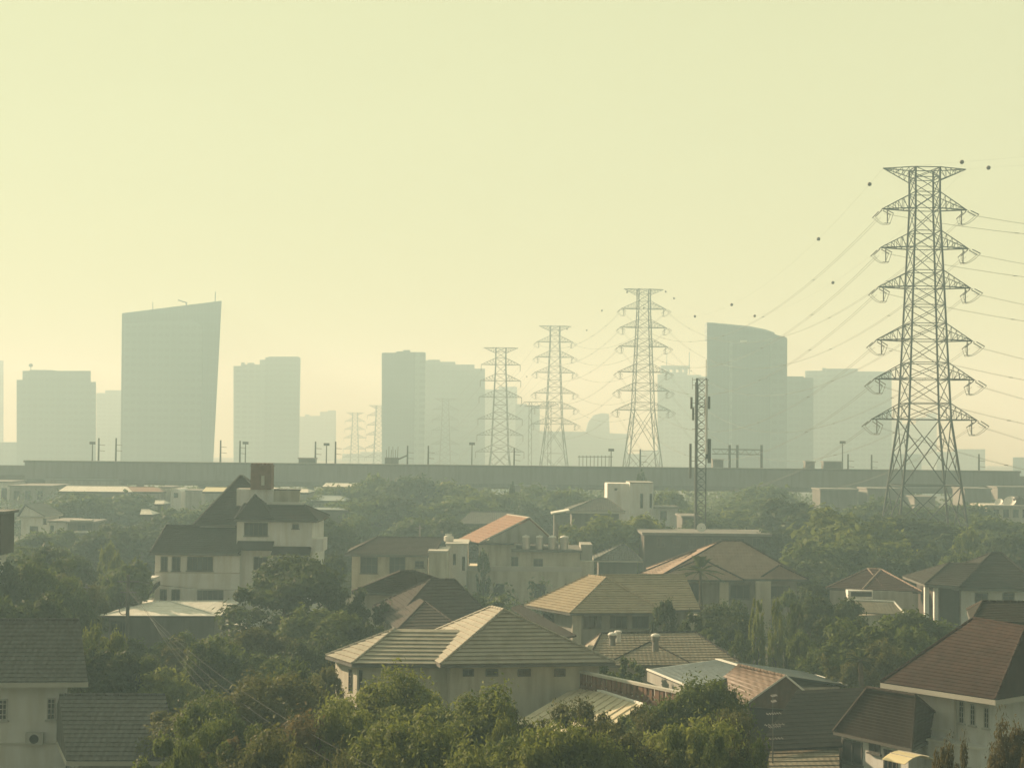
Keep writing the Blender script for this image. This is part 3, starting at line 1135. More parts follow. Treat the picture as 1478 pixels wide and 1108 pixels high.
# portal of a smaller line and the telecom mast
pg = thing('steel_portal', G(780, 520), 'lattice portal frame half hidden behind the third pylon', 'portal', None)
for px in (765, 793):
    g = G(px, 520)
    zt = W(px, 580, 520).z
    mb = MB()
    for sx in (-.6, .6):
        for sy in (-.6, .6):
            mb.bar((g.x + sx, 520 + sy, 0), (g.x + sx * .7, 520 + sy * .7, zt), 0.09)
    n = 14
    for k in range(n):
        za, zb = zt * k / n, zt * (k + 1) / n
        sx = .6 if k % 2 else -.6
        for sy in (-.6, .6):
            mb.bar((g.x + sx, 520 + sy, za), (g.x - sx, 520 + sy, zb), 0.06)
    mb.build('lattice_column', m_steel, pg)
mb = MB()
a, b = W(757, 580, 520), W(800, 580, 520)
for dz in (0, -1.4):
    mb.bar(a + V((0, 0, dz)), b + V((0, 0, dz)), 0.12)
for k in range(10):
    mb.bar(a.lerp(b, k / 10) + V((0, 0, -1.4 * (k % 2))), a.lerp(b, (k + 1) / 10) + V((0, 0, -1.4 * ((k + 1) % 2))), 0.06)
mb.bar(a, a + V((-1.5, 0, -1.6)), 0.1).bar(b, b + V((1.5, 0, -1.2)), 0.1)
mb.build('beam', m_steel, pg)

TD = 205.0
tm = thing('telecom_mast', G(1011, TD), 'slim lattice telecom mast hung with antenna panels, left of the curved tower', 'mast')
zt = W(1009, 546, TD).z
xs = [W(1004, 640, TD).x, W(1019, 640, TD).x]
xc, hw = sum(xs) / 2, (xs[1] - xs[0]) / 2
feet = [(xc - hw, TD - 0.55), (xc - hw + 0.28, TD + 0.75), (xc + hw, TD - 0.1)]
for x, y in feet:
    MB().tube(((x, y, 0), (x, y, zt)), 0.075, 6).build('leg', m_steel, tm)
mb = MB()
n = 26
for k in range(n):
    za, zb = zt * k / n, zt * (k + 1) / n
    for i in range(3):
        a, b = feet[i], feet[(i + 1) % 3]
        mb.bar((*a, za), (*b, zb), 0.035)
        mb.bar((*b, za), (*a, zb), 0.035)
        mb.bar((*a, zb), (*b, zb), 0.03)
mb.build('bracing', m_steel, tm)
mb = MB().box(xc - hw - 0.08, xc - hw + 0.16, TD - .1, TD + .3, 0.5, zt - 0.5)
mb.build('cable_ladder', m_steel, tm)
MB().tube(((xs[1] - 0.05, TD - .1, zt - 1), (xs[1] - 0.05, TD - .1, W(1018, 519, TD).z)), 0.04, 5).build('lightning_rod', m_steel, tm)
MB().tube(((xs[1] - 0.02, TD - .45, W(1018, 655, TD).z), (xs[1] - 0.02, TD - .45, W(1018, 548, TD).z)), 0.16, 8).build('white_pole', m_white, tm)
for x0, x1, y0, y1, dy in ((995, 998, 640, 690, -.5), (1021.5, 1026, 633, 668, -.4), (1018.5, 1022, 636, 662, .3), (1022, 1025, 572, 590, -.4), (996.5, 999.5, 573, 590, -.4),
                           (1017, 1020.5, 575, 600, .4), (999, 1002, 588, 606, -.8), (1005, 1008, 560, 585, -.9)):
    a, b = W(x0, y0, TD + dy), W(x1, y1, TD + dy)
    p = MB().box(a.x, b.x, TD + dy - .08, TD + dy + .1, b.z, a.z).build('antenna_panel', m_steel if x0 > 1000 else m_concd, tm)
    MB().bar(((a.x + b.x) / 2, TD + dy, (a.z + b.z) / 2), (xc, TD, (a.z + b.z) / 2), 0.04).build('bracket', m_steel, p)
mb = MB()
for y in (548, 556, 587, 619):
    z = W(1010, y, TD).z
    mb.bar((xc - hw - .5, TD - .3, z), (xc + hw + .3, TD - .3, z), 0.04)
mb.bar((xc - hw - .5, TD - .3, W(1010, 562, TD).z), (xc - hw - .5, TD - .3, W(1010, 545, TD).z), 0.03)
mb.build('antenna_frame', m_steel, tm)
# ------------------------------------------------------------------ houses
def quad(*a):
    return [xy(p) for p in a]


def root_at(name, pts, label, cat='house', group='houses of the neighbourhood'):
    x = sum(p[0] for p in pts) / len(pts)
    y = sum(p[1] for p in pts) / len(pts)
    return thing(name, (x, y, 0), label, cat, group)


def par(FL, FR, BL):
    return FR + (BL - FL)


# --- near left house
ze = 6.2
FL, FR = E(-110, 984, ze), E(127, 983, ze)
RR = E(115, 894.5, 8.75)
side = V(((RR - FR).x, (RR - FR).y, 0)) * 2
BR, BL = FR + side, FL + side
RL = (FL + BL) / 2; RL.z = 8.75
RR = (FR + BR) / 2; RR.z = 8.75
h = root_at('house', [FL, FR, BR, BL], 'white house with a plain grey tiled gable roof, cut by the left edge')
gable(h, FL, FR, BR, BL, RL, RR, 'x', t_grey, n=15, step=0.035, fascia=m_fascia, fh=0.24, cap=t_grey)
wp = inset(quad(FL, FR, BR, BL), 0.85)
w = walls(h, wp, 0, ze + 0.0, m_white)
A, B = wp[0], wp[1]
window(h, A, B, -9, 1008, 11, 1039, 3, 4)
window(h, A, B, 68, 1007, 80, 1038, 2, 4)
gw = MB()
mid = [(V((*wp[1], 0)) + V((*wp[2], 0))) / 2]
gw.extrude([V((*wp[1], ze - .01)), V((*wp[2], ze - .01)), V((mid[0].x, mid[0].y, 8.4))], (V((*wp[0], 0)) - V((*wp[1], 0))).normalized() * 0.2)
gw.build('gable_wall', m_white, h)
q0, q1 = hit(A, B, -40, 1074), hit(A, B, 96, 1073)
u = (q1 - q0).normalized(); nn = V((u.y, -u.x, 0))
MB().obox(q0, q1 - q0, nn * 0.07, (0, 0, 0.08)).build('string_course', m_fascia, h)
c = hit(A, B, 51, 1064)
ac = MB().obox(c - u * 0.42 + nn * 0.05 - V((0, 0, .28)), u * 0.84, nn * 0.3, (0, 0, 0.56)).build('air_conditioner', m_frame, h)
mb = MB()
cc = c + nn * 0.352
pts = [cc + u * (0.22 * math.cos(k * math.pi / 8)) + V((0, 0, 0.22 * math.sin(k * math.pi / 8))) for k in range(16)]
mb.extrude(pts, nn * 0.02)
mb.build('fan_grille', m_dark, ac)
# annexe of the near left house
ze = 3.3
FL, FR = E(96, 1097, ze), E(258, 1097, ze)
RR = E(239, 1003, 5.6)
side = V(((RR - FR).x, (RR - FR).y, 0)) * 2
BR, BL = FR + side, FL + side
RL = (FL + BL) / 2; RL.z = 5.6
RR = (FR + BR) / 2; RR.z = 5.6
h = root_at('annexe', [FL, FR, BR, BL], 'low grey tiled annexe roof in the bottom left corner, beside the white house', 'outbuilding', None)
gable(h, FL, FR, BR, BL, RL, RR, 'x', t_grey, n=15, step=0.035, fascia=m_fascia, fh=0.2)
walls(h, inset(quad(FL, FR, BR, BL), 0.6), 0, ze, m_grey)

# --- centre house with ribbed glazed tiles
ze = 5.5
FL, FR = E(636, 958.6, ze), E(888, 955.5, ze)
sv = V((-2.6, 9.4, 0))
BL, BR = FL + sv, FR + sv
Ra = E(727, 880, 8.2)
Rb = Ra + V((-0.75, 1.6, 0))
h = root_at('house', [FL, FR, BR, BL], 'house in the centre with ribbed grey tiles and brightly lit pale roof edges')
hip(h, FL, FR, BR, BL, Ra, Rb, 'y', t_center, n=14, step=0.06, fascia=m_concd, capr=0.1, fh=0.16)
wpB = inset(quad(FL, FR, BR, BL), 0.7)
walls(h, wpB, 0, ze - 0.05, m_cream)
for x0, x1 in ((668, 684), (701, 719), (747, 766), (800, 816)):
    window(h, wpB[0], wpB[1], x0, 965, x1, 975.5, 2, 1, m_framed, sill=False)
ze = 5.36
fl, fr = E(508, 957.5, ze), E(640, 958.3, ze)
bl = E(470, 945.7, ze)
br = E(700, 930, ze)
ra, rb_ = E(571, 907, 6.92), E(705, 908.5, 6.92)
roof(h, [(fl, fr + V((1.5, 0, 0)), rb_ + V((1.0, 0, 0)), ra), (bl, fl, ra, ra), (br, bl, ra, rb_)], [(fl, ra), (bl, ra)], [fl, fr + V((1.5, 0, 0)), br, bl], t_center, n=9, step=0.06,
     fascia=m_concd, capr=0.1, fh=0.16)
wpA = inset(quad(fl, fr + V((3, 0, 0)), br, bl), 0.45)
walls(h, wpA, 0, ze - 0.06, m_cream)
window(h, wpA[3], wpA[0], 504, 965, 508, 998, 1, 3, m_framed, sill=False)
window(h, wpA[0], wpA[1], 518, 966, 523, 997, 1, 3, m_framed, sill=False)
# small lean-to left of it
a = [E(472, 974, 3.0), E(503, 990, 3.0), E(504, 972, 3.5), E(487, 967, 3.5)]
o = root_at('lean_to', a, 'small pale lean-to roof tucked beside the left wing of the ribbed centre house', 'outbuilding', None)
MB().extrude(a, (0, 0, -0.08)).build('roof', m_conc, o)
walls(o, inset([xy(p) for p in a], 0.15), 0, 2.9, m_concd)

# --- tan house behind
ze, zr = 5.0, 7.3
FL, BL, FR = E(823, 884.5, ze), E(757, 873, ze), E(962, 884, ze)
BR = par(FL, FR, BL)
Ra, Rb = E(875, 833.5, zr), E(849, 830, zr)
h = root_at('house', [FL, FR, BR, BL], 'broad tan tiled house behind the ribbed centre house, its left slope sunlit')
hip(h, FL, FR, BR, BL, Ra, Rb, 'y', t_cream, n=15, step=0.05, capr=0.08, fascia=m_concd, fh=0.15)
FL2, FR2 = E(880, 881.5, ze), E(1011, 879.3, ze)
RL2, RR2 = E(862, 831, zr), E(988, 829, zr)
dv = (RR2 - FR2); dv.z = 0
BL2, BR2 = FL2 + dv * 2, FR2 + dv * 2
RR2 = FR2 + dv; RR2.z = zr
RL2 = FL2 + dv; RL2.z = zr
gable(h, FL2, FR2, BR2, BL2, RL2, RR2, 'x', t_cream, n=15, step=0.05, fascia=m_concd, fh=0.15)
wp = inset(quad(FL, FR, BR, BL), 0.9)
walls(h, wp, 0, ze - 0.06, m_grey)
wp2 = inset(quad(FL2, FR2, BR2, BL2), 0.8)
walls(h, wp2, 0, ze - 0.08, m_grey)
for x0, x1 in ((842, 868), (880, 905), (912, 936)):
    window(h, wp[0], wp[1], x0, 888, x1, 907, 3, 1, m_framed, sill=False)
window(h, wp[3], wp[0], 784, 885, 800, 900, 2, 1, m_framed)
mb = MB()
for px in (833, 1001):
    p = E(px, 884, ze)
    mb.box(p.x - .35, p.x + .35, p.y + .3, p.y + 1.0, 0, ze - 0.2)
mb.build('porch_pillar', m_cream, h)

# --- long low roof with ventilators
ze, zr = 3.5, 4.9
FL, FR = E(846, 957, ze), E(1068, 955.5, ze)
Ra, Rb = E(868, 914, zr), E(1003, 912, zr)
sv = V((0.4, 9.5, 0))
BL, BR = FL + sv, FR + sv
h = root_at('long_house', [FL, FR, BR, BL], 'long low weathered roof with two ventilators, in front of the tan house')
hip(h, FL, FR, BR, BL, Ra, Rb, 'x', t_tan, n=12, step=0.04, capr=0.09, cap=t_dark, fascia=m_concd, fh=0.15)
walls(h, inset(quad(FL, FR, BR, BL), 0.7), 0, ze - .05, m_grey)
fl, fr = E(872, 960, ze - .1), E(1000, 959, ze - .1)
ra = E(938, 926.5, 4.45)
hp = ra + V((0.1, 2.5, 0))
roof(h, [(fl, fr, ra, ra), (fl + V((.2, 4, 0)), fl, ra, hp), (fr, fr + V((.2, 4, 0)), hp, ra)], [(fl, ra), (fr, ra)], [fl, fr, fr + V((.2, 4, 0)), fl + V((.2, 4, 0))], t_tan,
     n=8, step=0.04, capr=0.08, cap=t_dark, fascia=m_concd, fh=0.12)
for px, yb, yt, lab in ((884, 926, 909, 'double roof ventilator with white caps, left one of two on the long low roof'),
                        (946, 934, 910, 'roof ventilator with a white domed cap, right one on the long low roof')):
    d = 107.0
    p, q = W(px, yb, d), W(px, yt, d)
    hh = q.z - p.z
    o = MB().lathe((p.x, p.y, p.z - .25), [(0.22, 0), (0.21, hh * .62), (0.27, hh * .66), (0.28, hh * .9)], 14).build('roof_ventilator', m_conc)
    MB().lathe((p.x, p.y, p.z - .25 + hh * .9), [(0.31, 0), (0.32, 0.07), (0.22, 0.16), (0.05, 0.2)], 14).build('cap', m_trim, o)
    if px < 900:
        MB().lathe((p.x + .42, p.y + .8, p.z - .1), [(0.19, 0), (0.19, hh * .8), (0.26, hh * .82), (0.23, hh * .95), (.05, hh)], 14).build('rear_vent', m_trim, o)
    tag(o, lab, 'ventilator', 'ventilators on the long low roof')

# --- brown roof cluster left of the centre
ze, zr = 5.0, 7.1
h = root_at('house', [E(600, 860, ze)], 'rambling brown roofed house just behind the ribbed centre house')
Ra, Rb = E(621, 836.5, zr), E(656, 836, zr)
FL, BL = E(568, 897, ze - .6), E(537, 875, ze)
FR = E(712, 893, ze - .6)
BR = FR + (BL - FL)
roof(h, [(FL, FR, Rb, Ra), (BL, FL, Ra, Ra), (FR, BR, Rb, Rb), (BR, BL, Ra, Rb)], [(FL, Ra), (BL, Ra), (FR, Rb), (Ra, Rb)], [FL, FR, BR, BL], t_brown, n=12, step=0.045, fascia=m_concd)
walls(h, inset(quad(FL, FR, BR, BL), 0.7), 0, ze - .6, m_cream)
fl, bl, fr = E(574, 908, 4.6), E(556, 893, 4.6), E(665, 906, 4.6)
ra = E(613, 868, 6.0); rbk = ra + V((-.5, 2.5, 0)); br = fr + (bl - fl)
roof(h, [(fl, fr, ra, ra), (bl, fl, ra, rbk), (fr, br, rbk, ra)], [(fl, ra), (fr, ra)], [fl, fr, br, bl], t_brown, n=9, step=0.045, fascia=m_concd)
fl, fr = E(508, 853, 5.2), E(604, 858, 5.2)
ra, rb_ = E(578, 824, 7.6), E(599, 824, 7.6)
bl, br = fl + V((1, 9, 0)), fr + V((3, 9, 0))
h = root_at('house', [fl, fr, br, bl], 'low dark brown roof between the brown hipped house and the rambling brown roof')
hip(h, fl, fr, br, bl, ra, rb_, 'x', t_brown, n=12, step=0.045, fascia=m_concd)
walls(h, inset(quad(fl, fr, br, bl), 0.7), 0, 5.1, m_grey)

# --- brown hipped two storey house
d = 172
z8 = W(560, 800, d).z
FL, FR = W(498, 799, d), W(626, 800.5, d)
FL.z = FR.z = z8
BL, BR = FL + V((-0.3, 9, 0)), FR + V((-.3, 9, 0))
Ra, Rb = W(546, 775, d + 4.5), W(640, 775.5, d + 4.5)
Ra.z = Rb.z = (Ra.z + Rb.z) / 2
h = root_at('house', [FL, FR, BR, BL], 'two storey house with a dull brown hipped roof, left of the house with water tanks')
hip(h, FL, FR, BR, BL, Ra, Rb, 'x', t_brown, n=14, step=0.045, fascia=m_concd)
wp = inset(quad(FL, FR, BR, BL), 0.7)
walls(h, wp, 0, z8 - .05, m_cream)
for q in ((520, 803, 545, 827), (562, 803, 585, 827), (599, 809, 612, 819)):
    window(h, wp[0], wp[1], *q, 3 if q[2] - q[0] > 15 else 2, 2, m_framed)
a, b = W(619, 797, d - 1), W(645, 797, d - 1)
MB().box(a.x, b.x, d - 1, d + 6, 0, a.z).build('flat_wing', m_cream, h)
MB().box(a.x - .1, b.x + .1, d - 1.1, d + 6.1, a.z, a.z + .2).build('coping', m_fascia, h)

# --- house with the orange gable and the steel tanks
d = 180
X = lambda px, dd=d: W(px, 800, dd).x
Z = lambda py, dd=d, px=750: W(px, py, dd).z
h = root_at('house', [V((X(750), d + 6, 0))], 'cream house with an orange gable roof and four steel water tanks')
MB().box(X(675), X(838), d, d + 11, 0, Z(824)).build('wall', m_cream, h)
FOOT.append([(X(640), d - 2), (X(858), d - 2), (X(858), d + 12), (X(640), d + 12)])
MB().box(X(676), X(840), d - .12, d + .18, Z(824), Z(817)).build('parapet', m_fascia, h)
MB().box(X(644), X(674), d - 1, d + 7, 0, Z(786)).build('corner_tower', m_white, h)
MB().box(X(643), X(676), d - 1.15, d + 7.1, Z(786), Z(784)).build('coping', m_fascia, h)
A, B = (X(644), d - 1), (X(674), d - 1)
for q in ((645, 798, 648, 814), (654, 799, 658, 815), (667, 803, 671, 823)):
    window(h, A, B, *q, 1, 2, m_framed, sill=False)
MB().box(X(690), X(745), d + 2.5, d + 10, Z(824), Z(786)).build('upper_wall', m_cream, h)
MB().box(X(745), X(838), d + 1.8, d + 10, Z(824), Z(797)).build('upper_wall', m_cream, h)
MB().box(X(738), X(841), d + 1.0, d + 10.2, Z(797), Z(793.5)).build('roof_slab', m_concd, h)
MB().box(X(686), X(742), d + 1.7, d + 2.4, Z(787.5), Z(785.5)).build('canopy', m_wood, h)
MB().box(X(838), X(858), d + 1, d + 8, 0, Z(810)).build('side_wing', m_cream, h)
MB().box(X(840), X(857), d + 3, d + 8, Z(810), Z(787)).build('stair_tower', m_grey, h)
window(h, (X(745), d + 1.8), (X(838), d + 1.8), 770, 806, 783.5, 821, 2, 1, m_framed)
window(h, (X(745), d + 1.8), (X(838), d + 1.8), 738, 803, 748, 821, 2, 1, m_framed)
for q in ((690, 842, 704, 858), (712, 842, 728, 860), (771, 842, 787, 861), (815, 842, 826, 858)):
    window(h, (X(675), d), (X(838), d), *q, 2, 1, m_framed)
gL, gR, gA = W(692, 786, d + 2.2), W(806, 783, d + 2.2), W(764.5, 747, d + 2.2)
gL.z = gR.z = Z(786)
bk = V((-2.6, 7.5, 0))
roof(h, [(gL + bk, gL, gA, gA + bk), (gR, gR + bk, gA + bk, gA)], [(gA, gA + bk)], [gL, gR, gR + bk, gL + bk], t_orange, n=12, step=0.04, cap=m_fascia, fascia=None,
     gables=[(gL + V((.3, .05, 0)), gR + V((-.3, .05, 0)), gA + V((0, .05, -.15)))])
MB().extrude([gL + V((.35, -.02, .05)), gR + V((-.35, -.02, .05)), gA + V((0, -.02, -.25))], (0, 0.05, 0)).build('gable_wall', m_grey, h)
mb = MB().tube((gL + V((0, -.06, .05)), gA + V((0, -.06, .05))), 0.1, 4).tube((gR + V((0, -.06, .05)), gA + V((0, -.06, .05))), 0.1, 4)
mb.build('barge_board', m_fascia, h)
MB().tube((W(804, 790, d + 3), W(804, 755, d + 3)), 0.18, 8).build('vent_pipe', m_conc, h)
for i, (x0, x1, lab) in enumerate(((753, 765, 'steel water tank, leftmost of four on the roof slab'),
                                   (773, 784, 'steel water tank, second from left of four on the roof slab'),
                                   (791, 803, 'steel water tank, third from left of four on the roof slab'),
                                   (808, 820.5, 'steel water tank, rightmost of four with the brightest cap'))):
    r = (X(x1, d + 1.7) - X(x0, d + 1.7)) / 2
    hh = Z(772, d + 1.7) - Z(793.5)
    o = MB().lathe(((X(x0, d + 1.7) + X(x1, d + 1.7)) / 2, d + 1.7, Z(793.5) + .02), [(r * .9, 0), (r * .9, .12), (r, .14), (r, hh * .3), (r * .97, hh * .32), (r, hh * .34), (r, hh * .6), (r * .97, hh * .62),
                    (r, hh * .64), (r, hh * .86)], 18).build('water_tank', m_tankst)
    MB().lathe(((X(x0, d + 1.7) + X(x1, d + 1.7)) / 2, d + 1.7, Z(793.5) + .02 + hh * .86), [(r * 1.02, 0), (r * .8, hh * .08), (r * .25, hh * .12), (r * .2, hh * .15)], 18).build('lid', m_trim, o)
    tag(o, lab, 'water tank', 'steel water tanks on the roof slab')
o = MB().lathe((X(646.5), d + 2, Z(784) + .02), [(.5, 0), (.55, .1), (.55, .55), (.3, .7), (.1, .75)], 14).build('water_tank', m_alu)
MB().box(X(641), X(651), d + 1.9, d + 2.2, Z(784) + .76, Z(784) + .84).build('lid', m_trim, o)
tag(o, 'small white water tank on the corner tower left of the orange gable', 'water tank')

# --- pink hipped house
ze = 5.5
FL, FR = E(948, 834, ze), E(1166, 835.5, ze)
Ra, Rb = W(1042, 782, 156), W(1070, 783, 156)
Ra.z = Rb.z = 8.75
BL, BR = FL + V((0, 12, 0)), FR + V((0, 12, 0))
h = root_at('house', [FL, FR, BR, BL], 'wide house with a dusty pink hipped roof of several slopes')
kw = dict(n=12, step=0.03, capr=0.1, cap=t_brown, fascia=m_concd, fh=0.16)
hip(h, FL, FR, BR, BL, Ra, Rb, 'x', t_pink, **kw)
wl = inset(quad(FL, FR, BR, BL), 0.9)
walls(h, wl, 0, ze - .05, m_grey)
fl, bl = E(953, 830, ze + .02), E(925, 826.5, ze + .02)
ap = W(1005, 793, 157.5); ap.z = 7.7
rr = ap + V((4, 0.5, 0))
roof(h, [(fl, fl + V((6, 0.3, 0)), rr, ap), (bl, fl, ap, ap)], [(fl, ap), (bl, ap)], [fl, fl + V((6, .3, 0)), bl + V((6, .3, 0)), bl], t_pink, **kw)
for x0, x1, xa, ya, dd, off in ((942, 1071, 1012, 806, 152.5, .7), (1094, 1166, 1125, 815.5, 151.8, .5)):
    fl, fr = E(x0, 834.5, ze - .03), E(x1, 835, ze - .03)
    fl.y = fr.y = min(fl.y, fr.y) - off
    ap = W(xa, ya, dd)
    bk = ap + V((0, 4.0, 0)); bk.z = ap.z
    roof(h, [(fl, fr, ap, ap), (fr, fr + V((0, 4, 0)), bk, ap), (fl + V((0, 4, 0)), fl, ap, bk)], [(fl, ap), (fr, ap)], [fl, fr, fr + V((0, 4, 0)), fl + V((0, 4, 0))], t_pink, **kw)
for q in ((985, 841, 1010, 866), (1054, 844, 1082, 864), (1112, 845, 1140, 862)):
    window(h, wl[0], wl[1], *q, 3, 1, m_framed)
for px in (1046, 1098, 1107):
    p = E(px, 836, ze)
    MB().box(p.x - .4, p.x + .4, p.y + .1, p.y + .7, 0, ze - .22).build('porch_column', m_cream, h)

# --- long flat dark building
d = 196
a, b = W(930, 768, d), W(1110, 768, d)
h = root_at('flat_block', [V((a.x, d, 0)), V((b.x, d + 9, 0))], 'long flat roofed dark block behind the pink hipped house', 'building')
FOOT.append([(a.x, d), (b.x, d), (b.x, d + 9), (a.x, d + 9)])
MB().box(a.x, b.x, d, d + 9, 0, a.z - .3).build('wall', m_wood, h)
MB().box(a.x - .3, b.x + .3, d - .4, d + 9.3, a.z - .3, a.z).build('roof_slab', m_conc, h)
for k in range(7):
    window(h, (a.x, d), (b.x, d), 948 + k * 23, 776, 960 + k * 23, 789, 2, 1, m_framed, sill=False)
c = W(1012, 760, d + 3)
o = MB().lathe((c.x, c.y, a.z), [(.06, 0), (.05, .5)], 6).build('satellite_dish', m_steel)
MB().extrude([c + V((.55 * math.cos(k * .4), 0.2 * math.sin(k * .4), .55 * math.sin(k * .4) - .1)) for k in range(16)], (0.05, .05, .02)).build('dish', m_trim, o)
tag(o, 'pale satellite dish on the long flat dark block', 'satellite dish')

# --- white block with two slits and its low hipped neighbour
d = 240
Xd = lambda px: W(px, 720, d).x
Zd = lambda py, px=910: W(px, py, d).z
h = root_at('white_block', [V((Xd(910), d + 4, 0))], 'bare white tower block with two dark upright slits', 'building')
FOOT.append([(Xd(876), d), (Xd(943), d), (Xd(943), d + 8), (Xd(876), d + 8)])
MB().box(Xd(877), Xd(909), d + 1, d + 8, 0, Zd(698)).build('wall', m_white, h)
MB().box(Xd(909), Xd(943), d, d + 8, 0, Zd(697)).build('wall', m_white, h)
MB().box(Xd(908.6), Xd(943.4), d - .1, d + 8.1, Zd(697), Zd(695.6)).build('coping', m_grey, h)
for x0, x1 in ((924, 928), (937.5, 941)):
    window(h, (Xd(909), d), (Xd(943), d), x0, 712, x1, 733, 1, 1, m_framed, m_dark, sill=False)
window(h, (Xd(877), d + 1), (Xd(909), d + 1), 887, 704.5, 891, 707.5, 1, 1, m_framed, m_dark, sill=False)
MB().box(Xd(943), Xd(980), d + 1, d + 7, 0, Zd(733)).build('side_wing', m_white, h)
MB().box(Xd(943), Xd(982), d + .4, d + 7.2, Zd(733), Zd(731)).build('wing_roof', m_conc, h)
window(h, (Xd(943), d + 1), (Xd(980), d + 1), 953, 737, 962, 749, 2, 1, m_framed)
d = 226
fl, fr = W(818, 737, d), W(902, 738, d)
fr.z = fl.z
bl, br = fl + V((0, 9, 0)), fr + V((0, 9, 0))
ra, rb_ = W(862, 719, d + 4.5), W(876, 719, d + 4.5)
rb_.z = ra.z
h = root_at('house', [fl, fr, br, bl], 'low house with a grey hipped roof in front of the white tower block')
hip(h, fl, fr, br, bl, ra, rb_, 'x', t_grey, n=10, step=.04, fascia=m_fascia, fh=.3)
walls(h, inset(quad(fl, fr, br, bl), .8), 0, fl.z - .05, m_concd)
a, b = W(796, 740, d - 2), W(822, 740, d - 2)
MB().obox((a.x, d - 2, a.z - .2), (b.x - a.x, 0, .45), (0, 5, 0), (0, 0, .18)).build('porch_roof', m_alu, h)
walls(h, [(a.x + .4, d - 1.5), (b.x, d - 1.5), (b.x, d + 2.5), (a.x + .4, d + 2.5)], 0, a.z - .25, m_concd)

# --- little grey roof
d = 186
fl, fr = W(858, 808, d), W(928, 808.5, d)
fr.z = fl.z
bl, br = fl + V((0, 6, 0)), fr + V((0, 6, 0))
ra, rb_ = W(898, 786, d + 3), W(902, 786, d + 3)
rb_.z = ra.z
h = root_at('house', [fl, fr, br, bl], 'small grey pyramid roof right of the house with water tanks')
hip(h, fl, fr, br, bl, ra, rb_, 'x', t_grey, n=9, step=.04, fascia=m_fascia, fh=.18)
walls(h, inset(quad(fl, fr, br, bl), .6), 0, fl.z - .05, m_concd)

# --- right: small reddish hip and the dark roofed white house
ze = 5.4
FL, BL, FR = E(1245, 850.5, ze), E(1192, 848, ze), E(1331, 853.5, ze)
BR = par(FL, FR, BL)
Ra, Rb = E(1271.5, 821.5, 6.75), E(1252, 820.5, 6.75)
h = root_at('house', [FL, FR, BR, BL], 'small house with a reddish hipped roof and a glinting left ridge')
hip(h, FL, FR, BR, BL, Ra, Rb, 'y', t_red, n=12, step=.035, cap=t_pink, capr=.09, fascia=m_concd, fh=.15)
wp = inset(quad(FL, FR, BR, BL), .7)
walls(h, wp, 0, ze - .05, m_grey)
p, q = W(1224, 851.5, FL.y - .6), W(1260, 864, FL.y - .6)
bal = MB().box(p.x, q.x, FL.y - .6, FL.y + .4, q.z, p.z).build('balcony', m_white, h)
MB().box(p.x + .25, q.x - .1, FL.y - .62, FL.y - .605, q.z + .2, p.z - .12).build('railing_panel', m_glass, bal)
for q4 in ((1262, 856, 1276, 868), (1290, 857, 1306, 870)):
    window(h, wp[0], wp[1], *q4, 2, 1, m_framed)
a = [E(1206, 882, 4.3), E(1306, 886, 4.1), E(1290, 868, 4.9), E(1226, 865.5, 5.0)]
o = root_at('shed', a, 'low tan shed roof with a pale edge below the reddish hipped house', 'shed', None)
MB().extrude(a, (0, 0, -.12)).build('roof', t_tan, o)
walls(o, inset([xy(p) for p in a], .3), 0, 3.95, m_cream)
MB().tube((a[0], a[3], a[2], a[1]), .1, 5).build('roof_edge', m_trim, o)  # bright tube paints in the sunlit edge of the roof

ze = 6.0
FL, FR = E(1378, 848, ze), E(1506, 850, ze)
Ra, Rb = W(1432, 797.5, FL.y + 5.5), W(1446, 798, FL.y + 5.5)
Rb.z = Ra.z
BL, BR = FL + V((0.6, 11, 0)), FR + V((.6, 11, 0))
h = root_at('house', [FL, FR, BR, BL], 'white walled house under a tall dark roof at the right edge')
hip(h, FL, FR, BR, BL, Ra, Rb, 'x', t_dark, n=14, step=.035, fascia=m_concd)
wp = inset(quad(FL, FR, BR, BL), .7)
walls(h, wp, 0, ze - .05, m_white)
for q4 in ((1407, 855, 1426, 873), (1447, 855, 1464, 866)):
    window(h, wp[0], wp[1], *q4, 2, 2, m_framed)
fl, fr = E(1335, 843, ze + .3), E(1384, 846, ze + .3)
ra, rb_ = W(1371, 811, fl.y + 4.5), W(1420, 811, fl.y + 4.5)
rb_.z = ra.z
bl, br = fl + V((.3, 9, 0)), fr + V((.3, 9, 0))
roof(h, [(fl, fr, rb_, ra), (bl, fl, ra, ra), (br, bl, ra, rb_)], [(fl, ra)], [fl, fr, br, bl], t_dark, n=12, step=.035, fascia=m_concd)
for px in (1338, 1351.5):
    p = E(px, 848, ze)
    MB().box(p.x - .18, p.x + .18, p.y, p.y + .4, 0, ze + .05).build('porch_column', m_white, h)
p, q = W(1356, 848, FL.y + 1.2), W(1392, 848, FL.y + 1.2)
MB().box(p.x, q.x, FL.y + 1.2, FL.y + 9, 0, ze - .02).build('porch_shade_box', m_wood, h)  # dark box added over the sunlit side wall so the porch stays dark
walls(h, inset(quad(fl, fr, br, bl), 1.4), 0, ze + .1, m_wood)
